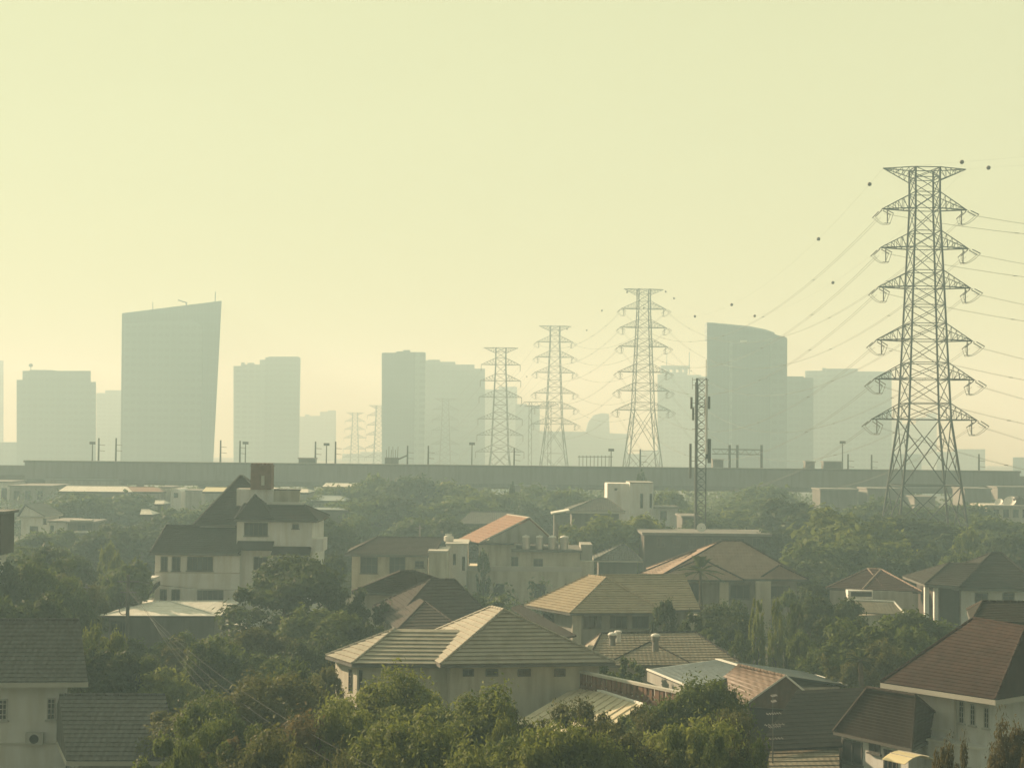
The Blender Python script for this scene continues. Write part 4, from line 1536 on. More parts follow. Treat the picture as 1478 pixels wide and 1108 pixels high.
for px0, px1, dd, lab in ((1424, 1500, 262, 'pale building with dishes on its flat roof at the right edge below the pylon'),):
    a, b = W(px0, 731, dd), W(px1, 731, dd)
    h = root_at('flat_block', [V((a.x, dd, 0)), V((b.x, dd, 0))], lab, 'building')
    MB().box(a.x, b.x, dd, dd + 8, 0, a.z).build('wall', m_cream, h)
    MB().box(a.x - .3, b.x + .3, dd - .4, dd + 8.3, a.z, a.z + .3).build('roof_slab', m_fascia, h)
    for k in range(4):
        window(h, (a.x, dd), (b.x, dd), 1434 + k * 14, 735, 1442 + k * 14, 746, 2, 1, m_framed)
    for px, r, lab2 in ((1442, .7, 'smaller satellite dish on the pale flat roof at the right edge'), (1458, 1.1, 'larger white satellite dish on the pale flat roof at the right edge')):
        c = W(px, 725, dd + 2)
        o = MB().tube(((c.x, c.y, a.z + .3), (c.x, c.y, c.z)), .07, 6).build('satellite_dish', m_steel)
        dv_ = V((-.5, -.6, .62)).normalized()
        s1 = dv_.cross(V((0, 0, 1))).normalized(); s2 = s1.cross(dv_)
        bowl = MB()
        rings = []
        for j in range(4):
            rings.append([c + s1 * (r * j / 3 * math.cos(k * math.pi / 8)) + s2 * (r * j / 3 * math.sin(k * math.pi / 8)) + dv_ * (r * .3 * (j / 3) ** 2) for k in range(16)])
        for j in range(3):
            for k in range(16):
                bowl.poly((rings[j][k], rings[j][(k + 1) % 16], rings[j + 1][(k + 1) % 16], rings[j + 1][k]))
        bowl.bar(c, c + dv_ * r * .7, .04)
        bowl.build('bowl', m_trim, o)
        tag(o, lab2, 'satellite dish', 'satellite dishes on the pale flat roof')
    o = MB().lathe((W(1470, 726, dd + 2).x, dd + 2, a.z + .3), [(.9, 0), (.95, .2), (.95, 1.0), (.6, 1.3), (.2, 1.4)], 14).build('water_tank', m_wood)
    MB().lathe((W(1470, 726, dd + 2).x, dd + 2, a.z + 1.7), [(.3, 0), (.3, .08)], 12).build('lid', m_concd, o)
    tag(o, 'black water tank on the pale flat roof at the right edge', 'water tank')

# --- bottom right: the near house
ze = 6.2
A1, B1 = E(1271, 984, ze), E(1437, 1009, ze)
ev = (B1 - A1)
side = V((-ev.y, ev.x, 0)).normalized()
if side.x < 0:
    side = -side
wid = 8.6
A2, B2 = A1 + side * wid, B1 + side * wid
evn = ev.normalized()
Ra = A1 + side * wid / 2 + evn * 2.6
Rb = B1 + side * wid / 2 - evn * 3.6
zt = W(1405, 893, 80).z
Ra = W(1405, 893, A1.y + 1.0)
Rb = W(1480, 904.5, B1.y + 2.2)
Rb.z = Ra.z = (Ra.z + Rb.z) / 2
h = root_at('house', [A1, B1, A2, B2], 'near house with a big red-brown hipped roof at the right edge')
hip(h, A1, B1, B2, A2, Ra, Rb, 'x', t_red, n=22, step=.028, cap=t_red, capr=.085, fascia=m_fascia, fh=.24)
wp = inset(quad(A1, B1, B2, A2), .95)
walls(h, wp, 0, ze - .03, m_white)
a, b = V((*wp[0], 0)), V((*wp[1], 0))
u = (b - a).normalized(); nn = V((u.y, -u.x, 0))
if nn.dot(O - a) < 0:
    nn = -nn
ln = (b - a).length
zz = hit(wp[0], wp[1], 1330, 1050).z
MB().obox(a - u * .1 + V((0, 0, zz)), u * (ln * .55), nn * .1, (0, 0, .14)).build('string_course', m_trim, h)
zz2 = hit(wp[0], wp[1], 1330, 1081).z
MB().obox(a - u * .1 + V((0, 0, zz2)), u * (ln + .2), nn * .12, (0, 0, .12)).build('string_course', m_trim, h)
p = hit(wp[0], wp[1], 1381, 1040)
MB().tube(((p + nn * .12).to_2d().to_3d() + V((0, 0, ze - .3)), (p + nn * .12).to_2d().to_3d()), .06, 8).build('downpipe', m_fascia, h)
for x0, x1, y0, y1 in ((1384.5, 1392, 1011, 1043), (1401, 1408, 1016, 1046), (1421, 1428, 1021, 1050)):
    window(h, wp[0], wp[1], x0, y0, x1, y1, 2, 4, m_frame)
p, q = hit(wp[0], wp[1], 1352, 1066), hit(wp[0], wp[1], 1400, 1075)
bc = MB().obox(V((p.x, p.y, p.z - .9)), u * 3.0, nn * .7, (0, 0, .9))
bc.build('balcony', m_white, h)
MB().obox(V((p.x, p.y, p.z + .002)) - u * .06, u * 3.12, nn * .78, (0, 0, .1)).build('balcony_coping', m_trim, h)
# upper dark roof behind it
c0 = W(1402, 896, 84)
fl, fr = c0, c0 + V((6.5, -1.2, 0))
bl, br = fl + V((1.5, 6, 0)), fr + V((1.5, 6, 0))
ra, rb_ = W(1418, 868, 87.5), W(1440, 868, 87.2) + V((3, 0, 0))
rb_.z = ra.z
h = root_at('house', [fl, fr, br, bl], 'near-black roof rising just behind the big red-brown roof at the right edge')
hip(h, fl, fr, br, bl, ra, rb_, 'x', t_dark, n=12, step=.03, cap=t_brown, fascia=m_concd)
walls(h, inset(quad(fl, fr, br, bl), .6), 0, fl.z - .05, m_cream)

# annexe wing, lower brown roof
ze2 = 3.6
a1, b1 = E(1203, 1054, ze2), E(1316, 1079, ze2)
ra, rb_ = E(1252, 992, 6.2), E(1322, 1004, 6.2)
sv = V((3.5, 5.5, 0))
a2, b2 = a1 + sv, b1 + sv
h = root_at('annexe', [a1, b1, b2, a2], 'white walled annexe with a dark brown roof, left of the near red-brown house', 'outbuilding', None)
hip(h, a1, b1, b2, a2, ra, rb_, 'x', t_brown, n=16, step=.03, cap=t_brown, capr=.08, fascia=m_framed, fh=.16)
wp2 = inset(quad(a1, b1, b2, a2), .35)
walls(h, wp2, 0, ze2 - .03, m_white)
for q4 in ((1216, 1068, 1245, 1101, 2, 1), (1255, 1069, 1271, 1086, 2, 1), (1276, 1082, 1296, 1112, 3, 1)):
    window(h, wp2[0], wp2[1], *q4[:4], q4[4], q4[5], m_framed)
cp = thing('awning', E(1310, 1092, 3.0), 'cream arched awning lit from behind above the annexe door', 'awning')
c0, c1 = E(1273, 1094, 3.45), E(1306, 1103, 3.4)
c2 = E(1352, 1092, 3.45)
mb, rb2 = MB(), MB()
n = 12
dv_ = c2 - c1
bvec = V(((c0 - c1).x, (c0 - c1).y, 0))
for k in range(n):
    def pt(t):
        return c1 + dv_ * t + V((0, 0, 0.42 * math.sin(math.pi * (0.15 + t * 0.85)) - 0.42 * math.sin(math.pi * .15)))
    p, q = pt(k / n), pt((k + 1) / n)
    mb.obox(p, q - p, bvec, (0, 0, .03))
    if k in (3, 6, 9):
        rb2.bar(p + V((0, 0, .04)), p + bvec + V((0, 0, .04)), .03)
mb.build('panel', m_canopy, cp)
rb2.build('rib', m_fascia, cp)

# dark timber gable house with the rusty sunlit slope
ze = 3.4
ap_f, ap_b = E(1134, 975.8, 5.2), E(1065, 959.2, 5.2)
bkv = ap_b - ap_f
fl = E(1073, 1019, ze)
fr = ap_f * 2 - fl; fr.z = ze
bl, br = fl + bkv, fr + bkv
bl = E(1028, 990, ze)
h = root_at('timber_house', [fl, fr, br, bl], 'dark timber gabled house with one rusty sunlit slope')
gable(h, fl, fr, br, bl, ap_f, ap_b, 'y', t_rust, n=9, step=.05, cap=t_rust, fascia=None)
MB().tube((fl + V((0, -.06, .05)), ap_f + V((0, -.06, .06)), fr + V((0, -.06, .05))), .07, 4).build('barge_board', m_trim, h)
wp = inset(quad(fl, fr, br, bl), .45)
walls(h, wp, 0, ze - .05, m_wood)
MB().extrude([fl + V((.5, .3, -.1)), fr + V((-.5, .3, -.1)), ap_f + V((0, .3, -.2))], (bkv.normalized() * .12)).build('gable_wall', m_wood, h)
p = E(1086, 1000, 5.2)
# brown lower roof stretching right and down from it
a1, b1 = E(1090, 1082, 2.9), E(1215, 1076, 2.9)
a2, b2 = E(1150, 996, 4.9), E(1275, 990, 4.9)
o = root_at('lean_to', [a1, b1, a2, b2], 'dark brown sloping roof running down between the timber gable and the annexe', 'outbuilding', None)
mb = MB()
face_steps(mb, a1, b1, b2, a2, 14, .02)
mb.poly([v - V((0, 0, .08)) for v in (a2, b2, b1, a1)])
mb.build('roof', t_dark, o)
walls(o, inset(quad(a1, b1, b2, a2), .5), 0, 2.8, m_wood)
a1, b1 = E(1105, 1118, 2.2), E(1212, 1117, 2.2)
a2, b2 = E(1112, 1081, 2.75), E(1211, 1079, 2.75)
o = root_at('lean_to', [a1, b1, a2, b2], 'low tan roof with a scalloped ridge at the bottom right of the dark brown slope', 'outbuilding', None)
mb = MB()
face_steps(mb, a1, b1, b2, a2, 6, .04)
mb.poly([v - V((0, 0, .08)) for v in (a2, b2, b1, a1)])
r_ = mb.build('roof', t_tan, o)
mb = MB()
for k in range(22):
    p = a2.lerp(b2, (k + .5) / 22)
    mb.tube((p - (b2 - a2) / 55 + V((0, 0, .04)), p + (b2 - a2) / 55 + V((0, 0, .04))), .06, 6)
mb.build('ridge_cap', t_tan, r_)
walls(o, inset(quad(a1, b1, b2, a2), .3), 0, 2.1, m_wood)
for px, py, rows, lab in ((1117, 1004, ((1004, 9), (1012, 7), (1030, 22)), 'taller stubby rooftop aerial in front of the dark timber gable'),
                          (1118, 1046, ((1046, 30), (1049, 18), (1066, 26)), 'lower wide rooftop aerial in front of the dark timber gable')):
    d = 79.0
    g = G(px, d)
    zt = W(px, py - 3, d).z
    o = MB().tube(((g.x, d, 2.0), (g.x, d, zt)), .018, 6).build('tv_antenna', m_concd)
    for y, w_ in rows:
        mb = MB()
        a, b = W(px - w_ / 2, y, d), W(px + w_ / 2, y - 1.5, d)
        mb.bar(a, b, .014)
        for k in range(6):
            c = a.lerp(b, (k + .5) / 6)
            mb.bar(c + V((0, -.3, 0)), c + V((0, .3, 0)), .01)
        mb.build('aerial_boom', m_conc, o)
    tag(o, lab, 'tv antenna', 'rooftop aerials')

# blue-grey sheet roof
zr, zs = 4.6, 3.7
r0, r1 = E(1035, 951.5, zr), E(1090, 968, zr)
l0, l1 = E(934, 965.5, zs), E(998, 992, zs)
q0, q1 = E(1160, 968.5, zs), E(1222, 988, zs)
h = root_at('workshop', [l0, l1, q0, q1], 'workshop with a shallow blue-grey sheet roof behind the timber gable', 'workshop')
mb = MB()
for a, b, c, e_ in ((l0, l1, r1, r0), (q0, q1, r1, r0)):
    nst = 18
    for k in range(nst):
        p0_, p1_ = a.lerp(b, k / nst), a.lerp(b, (k + 1) / nst)
        s0, s1 = e_.lerp(c, k / nst), e_.lerp(c, (k + 1) / nst)
        mb.poly((p0_, p1_, s1, s0))
        mb.bar(p1_ + V((0, 0, .02)), s1 + V((0, 0, .02)), .022)
    mb.poly([v - V((0, 0, .1)) for v in (a, b, c, e_)])
r_ = mb.build('roof', m_blue, h)
MB().obox(r0 - V((.12, 0, -.02)), (r1 - r0), (.3, 0, 0), (0, 0, .05)).build('ridge_cap', m_trim, r_)
MB().tube((l0, l1), .07, 5).tube((q0, q1), .06, 5).build('fascia', m_trim, r_)
walls(h, inset([xy(l0), xy(l1), xy(q1), xy(q0)], .3), 0, zs - .15, m_grey)
MB().obox(l0 - V((0, 0, .75)), l1 - l0, (.1, 0, 0), (0, 0, .6)).build('eaves_panel', m_grey, h)

# ribbed pale lean-to roof and the terrace wall behind it
r0, r1 = E(836, 988, 4.0), E(929, 1018, 4.0)
l0 = E(738, 1046, 2.7)
l1 = l0 + (r1 - r0)
h = root_at('carport', [r0, r1, l0, l1], 'pale ribbed sheet roof of a carport behind the sparse front trees', 'carport')
mb = MB()
nst = 11
for k in range(nst):
    p0_, p1_ = l0.lerp(l1, k / nst), l0.lerp(l1, (k + 1) / nst)
    s0, s1 = r0.lerp(r1, k / nst), r0.lerp(r1, (k + 1) / nst)
    mb.poly((p0_, p1_, s1, s0))
    mb.bar(p1_ + V((0, 0, .03)), s1 + V((0, 0, .03)), .035)
mb.poly([v - V((0, 0, .06)) for v in (l0, l1, r1, r0)])
mb.build('roof', m_carport, h)
MB().tube((r0 + V((0, 0, .05)), r1 + V((0, 0, .05))), .1, 6).build('ridge_cap', m_trim, h)
for p in (l0, l1, r0, r1):
    MB().box(p.x - .06, p.x + .06, p.y - .06, p.y + .06, 0, p.z - .08).build('post', m_steel, h)
a, b = E(793, 957, 5.0), E(988, 998, 5.0)
u = (b - a); nn = V((u.y, -u.x, 0)).normalized()
h = root_at('terrace_wall', [a, b], 'narrow terrace wall with a pierced brown parapet right of the ribbed centre house', 'wall', None)
FOOT.append([xy(a), xy(b), xy(b - nn * 2), xy(a - nn * 2)])
MB().obox(V((a.x, a.y, 0)), u, -nn * 2.0, (0, 0, 3.75)).build('wall', m_grey, h)
MB().obox(V((a.x, a.y, 3.75)) + nn * .08, u, -nn * .2, (0, 0, .12)).build('ledge', m_trim, h)
mb = MB()
for k in range(27):
    p = a.lerp(b, k / 26)
    mb.obox(V((p.x, p.y, 3.87)) - u / 26 * .22, u / 26 * (.5 if k % 3 else .8), -nn * .15, (0, 0, .95))
mb.obox(V((a.x, a.y, 3.87)), u, -nn * .13, (0, 0, .28))
mb.obox(V((a.x, a.y, 4.3)) - nn * .02, u, -nn * .1, (0, 0, .1))
mb.build('balusters', m_brick, h)
MB().obox(V((a.x, a.y, 4.82)) + nn * .06, u, -nn * .3, (0, 0, .14)).build('coping', m_fascia, h)
# small dark roof right behind the ribbed centre house
a = [E(775, 912, 5.3), E(800, 955, 4.2), E(858, 958, 4.2), E(800, 905, 5.3)]
a = [E(738, 876, 6.0), E(806, 922, 4.6), E(832, 916, 4.9), E(752, 872, 6.2)]
o = root_at('lean_to', a, 'thin dark roof strip sloping down behind the right hip of the ribbed centre house', 'outbuilding', None)
MB().extrude(a, (0, 0, -.12)).build('roof', t_dark, o)
walls(o, inset([xy(p) for p in a], .1), 0, 4.4, m_cream)

# --- the big white house on the left
d = 153
X = lambda px, dd=d: W(px, 800, dd).x
Z = lambda py, px=330, dd=d: W(px, py, dd).z
h = root_at('white_house', [V((X(340), d + 5, 0))], 'large white three storey house with steep dark roofs and a brick chimney')
FOOT.append([(X(222), d - 1), (X(452), d - 1), (X(452), d + 12), (X(222), d + 12)])
MB().box(X(224), X(346), d, d + 11, 0, Z(796, 285)).build('wall', m_white, h)
MB().box(X(346), X(449), d + .6, d + 11, 0, Z(790, 390)).build('wall', m_white, h)
MB().box(X(341.5), X(450), d - .1, d + 9.5, Z(791, 390), Z(748, 395)).build('upper_wall', m_white, h)
ze = Z(797, 283)
FL, FR = V((X(219.5), d - .8, ze)), V((X(346), d - .8, ze))
BL, BR = FL + V((0, 11, 0)), FR + V((0, 11, 0))
Ra, Rb = W(240, 758, d + 3.4), W(346, 758, d + 3.4)
Rb.z = Ra.z
hip(h, FL, FR, BR, BL, Ra, Rb, 'x', t_dark, n=14, step=.03, fascia=m_framed)
fl, fr = W(279, 757, d + 2.6), W(418, 757, d + 2.6)
fr.z = fl.z = Z(756, 300, d + 2.6)
bl, br = fl + V((0, 12, 0)), fr + V((0, 12, 0))
ra, rb_ = W(346, 686.5, d + 8), W(351, 686.5, d + 8)
rb_.z = ra.z
r_ = hip(h, fl, fr, br, bl, ra, rb_, 'x', t_dark, n=20, step=.03, fascia=m_framed, cap=m_conc, capr=.1)  # sunlit verge painted in as paler caps along the hips
for y in (732, 764):
    p = W(324, y, d + 6 - (y - 732) * .09)
    p.y -= .0
mb = MB()
MB().box(fl.x + .5, fl.x + 4, d + 3.2, d + 9, fl.z - 1.3, fl.z - .05).build('dormer_wall', m_white, h)
fl, fr = W(338, 749, d - .7), W(458, 749.5, d - .7)
fr.z = fl.z
bl, br = fl + V((0, 10, 0)), fr + V((0, 10, 0))
ra, rb_ = W(352, 727, d + 3.2), W(439, 727, d + 3.2)
rb_.z = ra.z
hip(h, fl, fr, br, bl, ra, rb_, 'x', t_dark, n=10, step=.03, fascia=m_framed, cap=t_dark)
MB().box(X(384, d + 3.2), X(439, d + 3.2), d + 3.1, d + 3.4, ra.z - .02, ra.z + .22).build('lit_ridge_strip', m_trim, h)  # white strip on the ridge, its sunlit brightness put into the colour
fl, fr = W(340, 748.5, d - .74), W(396, 748.5, d - .74)
fr.z = fl.z
ap = W(368, 713.5, d + 2.2)
bk = V((0, 6, 0))
roof(h, [(fl, fr, ap, ap), (fr, fr + bk, ap, ap), (fl + bk, fl, ap, ap)], [(fl, ap), (fr, ap)], [fl, fr, fr + bk, fl + bk], t_dark, n=12, step=.03)
MB().box(X(341, d + 5), X(393, d + 5), d + 4.6, d + 9, Z(733, 360, d + 5), Z(705, 366, d + 5)).build('penthouse', m_white, h)
MB().box(X(382, d + 6), X(432, d + 6), d + 5.5, d + 6, Z(729, 400, d + 6), Z(707, 405, d + 6)).build('terrace_wall', m_cream, h)
MB().box(X(381, d + 6), X(433, d + 6), d + 5.4, d + 6.1, Z(707, 405, d + 6), Z(705.4, 405, d + 6)).build('coping', m_concd, h)
ch = MB().box(X(361.5, d + 5), X(391, d + 5), d + 4.3, d + 6.2, Z(706, 376, d + 5), Z(671, 376, d + 5)).build('chimney', m_brick, h)
mb = MB()
for k in range(5):
    px = 362 + k * 6
    mb.box(X(px, d + 5), X(px + 3.6, d + 5), d + 4.25, d + 6.25, Z(671, 376, d + 5), Z(668.3, 376, d + 5))
mb.box(X(361, d + 5), X(391.6, d + 5), d + 4.22, d + 6.28, Z(672.6, 376, d + 5), Z(671.2, 376, d + 5))
mb.build('crenel', m_brick, ch)
MB().box(X(377, d + 5), X(381.5, d + 5), d + 4.24, d + 4.29, Z(700, 376, d + 5), Z(686, 376, d + 5)).build('vent_slot', m_fascia, ch)
A, B = (X(224), d), (X(346), d)
for q in ((232, 803, 242, 823.5), (248, 803, 260.5, 823.5), (270, 803, 307.5, 823.5), (231, 850, 240.5, 868), (247.5, 850, 260, 869), (284.5, 851, 322.5, 871)):
    window(h, A, B, *q, 5 if q[2] - q[0] > 20 else 2, 1, m_framed)
window(h, (X(346), d + .6), (X(449), d + .6), 366, 803, 386, 824, 3, 1, m_framed)
for q in ((396, 803, 420, 816), (426, 803, 445, 818)):
    window(h, (X(346), d + .6), (X(449), d + .6), *q, 3, 1, m_framed, m_dark, sill=False)  # recess drawn as flat dark panes, its shade put into their colour
A, B = (X(341.5), d - .1), (X(450), d - .1)
window(h, A, B, 352.5, 754, 386.5, 773, 5, 1, m_framed)
window(h, A, B, 422, 756, 431.5, 762.5, 2, 1, m_framed)
for x0, x1, y0, y1 in ((343, 396, 780, 793), (394, 450, 788, 800)):
    a, b = W(x0, y0, d - .15), W(x1, y1, d - 1.4)
    MB().obox((X(x0), d - .15, a.z), (X(x1) - X(x0), 0, 0), (0, -1.3, b.z - a.z), (0, 0, -.1)).build('awning_roof', t_dark, h)
MB().box(X(449), X(467), d - .3, d + 3, Z(795, 458), Z(777, 458)).build('balcony', m_white, h)
zc = Z(827, 285)
MB().box(X(223.5), X(347), d - .08, d - .002, zc, zc + .1).build('string_course', m_fascia, h)

# white hipped shed in front
FL, FR = E(145.5, 888, 3.2), E(317, 888.5, 3.2)
BL, BR = FL + V((.6, 12.5, 0)), FR + V((-.3, 12.5, 0))
Ra = W(229.5, 867.8, FL.y + 6)
Rb = W(246, 868.3, FL.y + 6)
Rb.z = Ra.z
h = root_at('shed', [FL, FR, BR, BL], 'low shed with a bright white shallow hipped sheet roof before the large white house', 'shed', None)
hip(h, FL, FR, BR, BL, Ra, Rb, 'x', m_alu, n=3, step=.012, cap=m_trim, capr=.08, fascia=m_framed, fh=.12)
wp = inset(quad(FL, FR, BR, BL), .5)
walls(h, wp, 0, 3.1, m_concd)
window(h, wp[0], wp[1], 160, 895, 186, 918, 3, 1, m_framed, sill=False)
a = [E(324, 900, 3.0), E(352, 913, 2.7), E(358, 903, 3.0), E(349, 899.5, 3.1)]
o = root_at('lean_to', a, 'scrap of white lean-to roof showing left of the big dark tree', 'outbuilding', None)
MB().extrude(a, (0, 0, -.08)).build('roof', m_alu, o)
walls(o, inset([xy(p) for p in a], .1), 0, 2.6, m_concd)
# porch frame and stair roof at the left end of the white house
dd = 150
o = thing('porch', G(205, dd), 'white porch frame with a dark stair roof left of the large white house', 'porch')
a, b = W(190, 833, dd), W(223, 833, dd)
MB().box(a.x, b.x, dd, dd + 2.5, a.z - .15, a.z).build('roof_slab', m_trim, o)
a, b = W(178, 838, dd - 1.2), W(205, 838, dd - 1.2)
MB().box(a.x, b.x, dd - 1.3, dd - 1.1, a.z - .12, a.z).build('beam', m_trim, o)
for px in (178.5, 191, 204):
    p = W(px, 838, dd - 1.2)
    MB().box(p.x - .06, p.x + .06, dd - 1.26, dd - 1.14, 0, p.z - .13).build('post', m_trim, o)
MB().extrude([W(x, y, dd + .5) for x, y in ((200, 866), (203, 868), (226, 846), (226, 840))], (0, 1.6, 0)).build('stair_roof', m_wood, o)
MB().extrude([W(x, y, dd + .4) for x, y in ((216, 843), (219.5, 845.5), (226, 838), (223.5, 835))], (0, .5, 0)).build('bracket', m_trim, o)

# --- left background buildings
d = 120
a, b = W(-60, 737, d), W(2, 738, d)
h = root_at('timber_house', [V((a.x, d, 0)), V((b.x, d, 0))], 'dark timber clad upper storey over white walls, cut by the left edge')
MB().box(a.x, b.x - .5, d + .2, d + 3, 0, W(10, 801, d).z).build('wall', m_white, h)
MB().box(a.x, b.x, d, d + 3.2, W(10, 801, d).z, a.z - .2).build('upper_wall', m_wood, h)
MB().box(a.x, b.x + .3, d - .3, d + 3.4, a.z - .2, a.z).build('roof_slab', m_concd, h)
d = 250
def blk(name, x0, x1, y0, dd, dep, m, label, wins=(), slab=True, group='houses of the neighbourhood', cat_='building'):
    a, b = W(x0, y0, dd), W(x1, y0, dd)
    h = root_at(name, [V((a.x, dd, 0)), V((b.x, dd + dep, 0))], label, cat_, group)
    FOOT.append([(a.x, dd), (b.x, dd), (b.x, dd + dep), (a.x, dd + dep)])
    MB().box(a.x, b.x, dd, dd + dep, 0, a.z - .25).build('wall', m, h)
    if slab:
        MB().box(a.x - .2, b.x + .2, dd - .25, dd + dep + .2, a.z - .25, a.z).build('roof_slab', m_conc, h)
    for q in wins:
        window(h, (a.x, dd), (b.x, dd), *q, 2, 1, m_framed)
    return h
blk('flat_block', 14, 73, 700, 300, 14, m_grey, 'pale grey block far behind the gabled house at the left edge', [(20, 708, 28, 720), (36, 708, 44, 720), (54, 708, 62, 720)])
blk('flat_block', -20, 14, 694, 310, 10, m_white, 'white block at the far left edge, just under the viaduct', [(2, 704, 10, 722)])
fl, fr = W(24, 745, 232), W(66, 745, 232)
fr.z = fl.z
h = root_at('house', [fl, fr], 'small pale gabled house far back at the left, before the grey block')
ap = W(36, 728, 232)
bk = V((0, 9, 0))
roof(h, [(fl + bk, fl, ap, ap + bk), (fr, fr + bk, ap + bk, ap)], [(ap, ap + bk)], [fl, fr, fr + bk, fl + bk], t_grey, n=8, step=.04, fascia=m_fascia)
wp = inset(quad(fl, fr, fr + bk, fl + bk), .5)
walls(h, wp, 0, fl.z - .05, m_white)
MB().extrude([fl + V((.3, .25, 0)), fr + V((-.3, .25, 0)), ap + V((0, .25, -.2))], (0, .2, 0)).build('gable_wall', m_white, h)
window(h, wp[0], wp[1], 43, 759, 55, 769, 2, 1, m_framed)
window(h, wp[0], wp[1], 62.5, 745.5, 67, 756, 1, 1, m_framed)
blk('white_block', 71, 97, 751, 226, 8, m_white, 'small white cube shaped house right of the pale gabled house', [(72.5, 758, 77.5, 775)])
h = blk('flat_block', 98, 134, 752, 224, 7, m_concd, 'dark balcony house right of the small white cube house', [(112, 757, 124, 766)])
a, b = W(104, 752, 223), W(133, 752, 223)
MB().box(a.x, b.x, 222, 224, a.z, a.z + .25).build('canopy', m_fascia, h)
MB().box(W(110, 768, 223).x, W(128, 768, 223).x, 222, 224, W(110, 768, 223).z, W(110, 766, 223).z).build('balcony', m_white, h)

def shed(x0, x1, yr, ye, dd, dep, mroof, mwall, label, xr0=None, xr1=None, parts=()):
    fl, fr = W(x0, ye, dd), W(x1, ye, dd)
    fr.z = fl.z
    ra, rb_ = W(xr0 or x0, yr, dd + dep / 2), W(xr1 or x1, yr, dd + dep / 2)
    rb_.z = ra.z
    bl, br = fl + V((0, dep, 0)), fr + V((0, dep, 0))
    h = root_at('warehouse', [fl, fr, br, bl], label, 'warehouse', 'sheds near the viaduct')
    gable(h, fl, fr, br, bl, ra, rb_, 'x', mroof, n=3, step=.02, fascia=m_framed, fh=.3)
    walls(h, inset(quad(fl, fr, br, bl), .4), 0, fl.z - .05, mwall)
    return h
shed(84, 190, 701, 708.5, 285, 12, m_alu, m_concd, 'long warehouse with a bright white sheet roof, far left below the viaduct', 96, 183)
shed(183, 233, 702.5, 709, 286, 10, t_orange, m_grey, 'short orange roof joined to the right end of the bright white warehouse', 183, 222)
blk('flat_block', 65, 170, 691, 318, 8, m_grey, 'pale wall strip behind the bright white warehouse under the viaduct', cat_='building')
blk('flat_block', 232, 246, 702, 290, 8, m_cream, 'narrow pale block between the orange roof and the arched barrel hut')
blk('flat_block', 262, 291, 707, 292, 8, m_grey, 'plain grey block right of the arched barrel hut')
hb = root_at('arched_hut', [G(254, 288)], 'small white hut with a rounded barrel roof near the viaduct', 'building')
c = W(254, 712, 288)
r = W(261.5, 712, 288).x - c.x
MB().extrude([V((c.x + r * math.cos(t), 288, c.z + r * .95 * math.sin(t))) for t in [math.pi * k / 12 for k in range(13)]] + [V((c.x - r, 288, 0)), V((c.x + r, 288, 0))], (0, 8, 0)).build('wall', m_white, hb)
window(hb, (c.x - r, 288), (c.x + r, 288), 251, 711, 257, 718, 1, 1, m_framed, m_dark, sill=False)
shed(292, 332, 703, 709, 280, 10, m_canopy, m_grey, 'small cream sheet roof behind the steep roof of the large white house', 297, 328)
shed(392, 445, 705, 710, 286, 10, m_alu, m_grey, 'pale sheet roof behind the brick chimney of the large white house')
shed(465, 550, 697, 702, 305, 10, m_alu, m_grey, 'long pale shed under the viaduct left of the wood', 470, 548)
shed(448, 498, 715, 722, 270, 10, m_blue, m_grey, 'grey sheet roof among trees right of the large white house', 458, 492)
shed(440, 502, 732, 735, 240, 8, m_blue, m_concd, 'low grey roof strip just right of the large white house', 445, 500)
shed(618, 655, 699, 702, 312, 8, m_alu, m_grey, 'thin pale roof in the wood below the viaduct, left of the conical tree')
shed(202, 220, 735, 742, 232, 5, m_alu, m_concd, 'bright sunlit roof scrap among trees left of the large white house', 204, 216)
shed(223, 236, 722, 727, 250, 5, m_alu, m_concd, 'tiny pale roof above the sunlit roof scrap, left background', 224, 238)
blk('flat_block', 1184, 1238, 705, 300, 8, m_concd, 'grey building with a pale roof edge under the viaduct, left of the largest pylon')
blk('flat_block', 1252, 1300, 704, 298, 8, m_conc, 'pale wall seen behind the left legs of the largest pylon')
blk('flat_block', 1320, 1350, 716, 290, 8, m_conc, 'pale wall seen between the legs of the largest pylon')
blk('flat_block', 1392, 1430, 704, 300, 8, m_conc, 'pale block right of the largest pylon under the viaduct')
blk('flat_block', 1440, 1500, 702, 310, 8, m_conc, 'grey block at the right edge under the viaduct')
blk('flat_block', 740, 790, 700, 316, 6, m_conc, 'dim grey block under the viaduct right of the conical tree')
blk('flat_block', 985, 1010, 744, 225, 8, m_concd, 'dim low block at the foot of the telecom mast')
shed(662, 742, 738, 755, 238, 9, t_grey, m_concd, 'dim roof with three bright skylight streaks left of the orange gable', 680, 742)
mb = MB()
for x0, y0, x1, y1 in ((664, 752, 681, 738), (689, 748, 697, 743), (708, 743, 711, 742)):
    pass

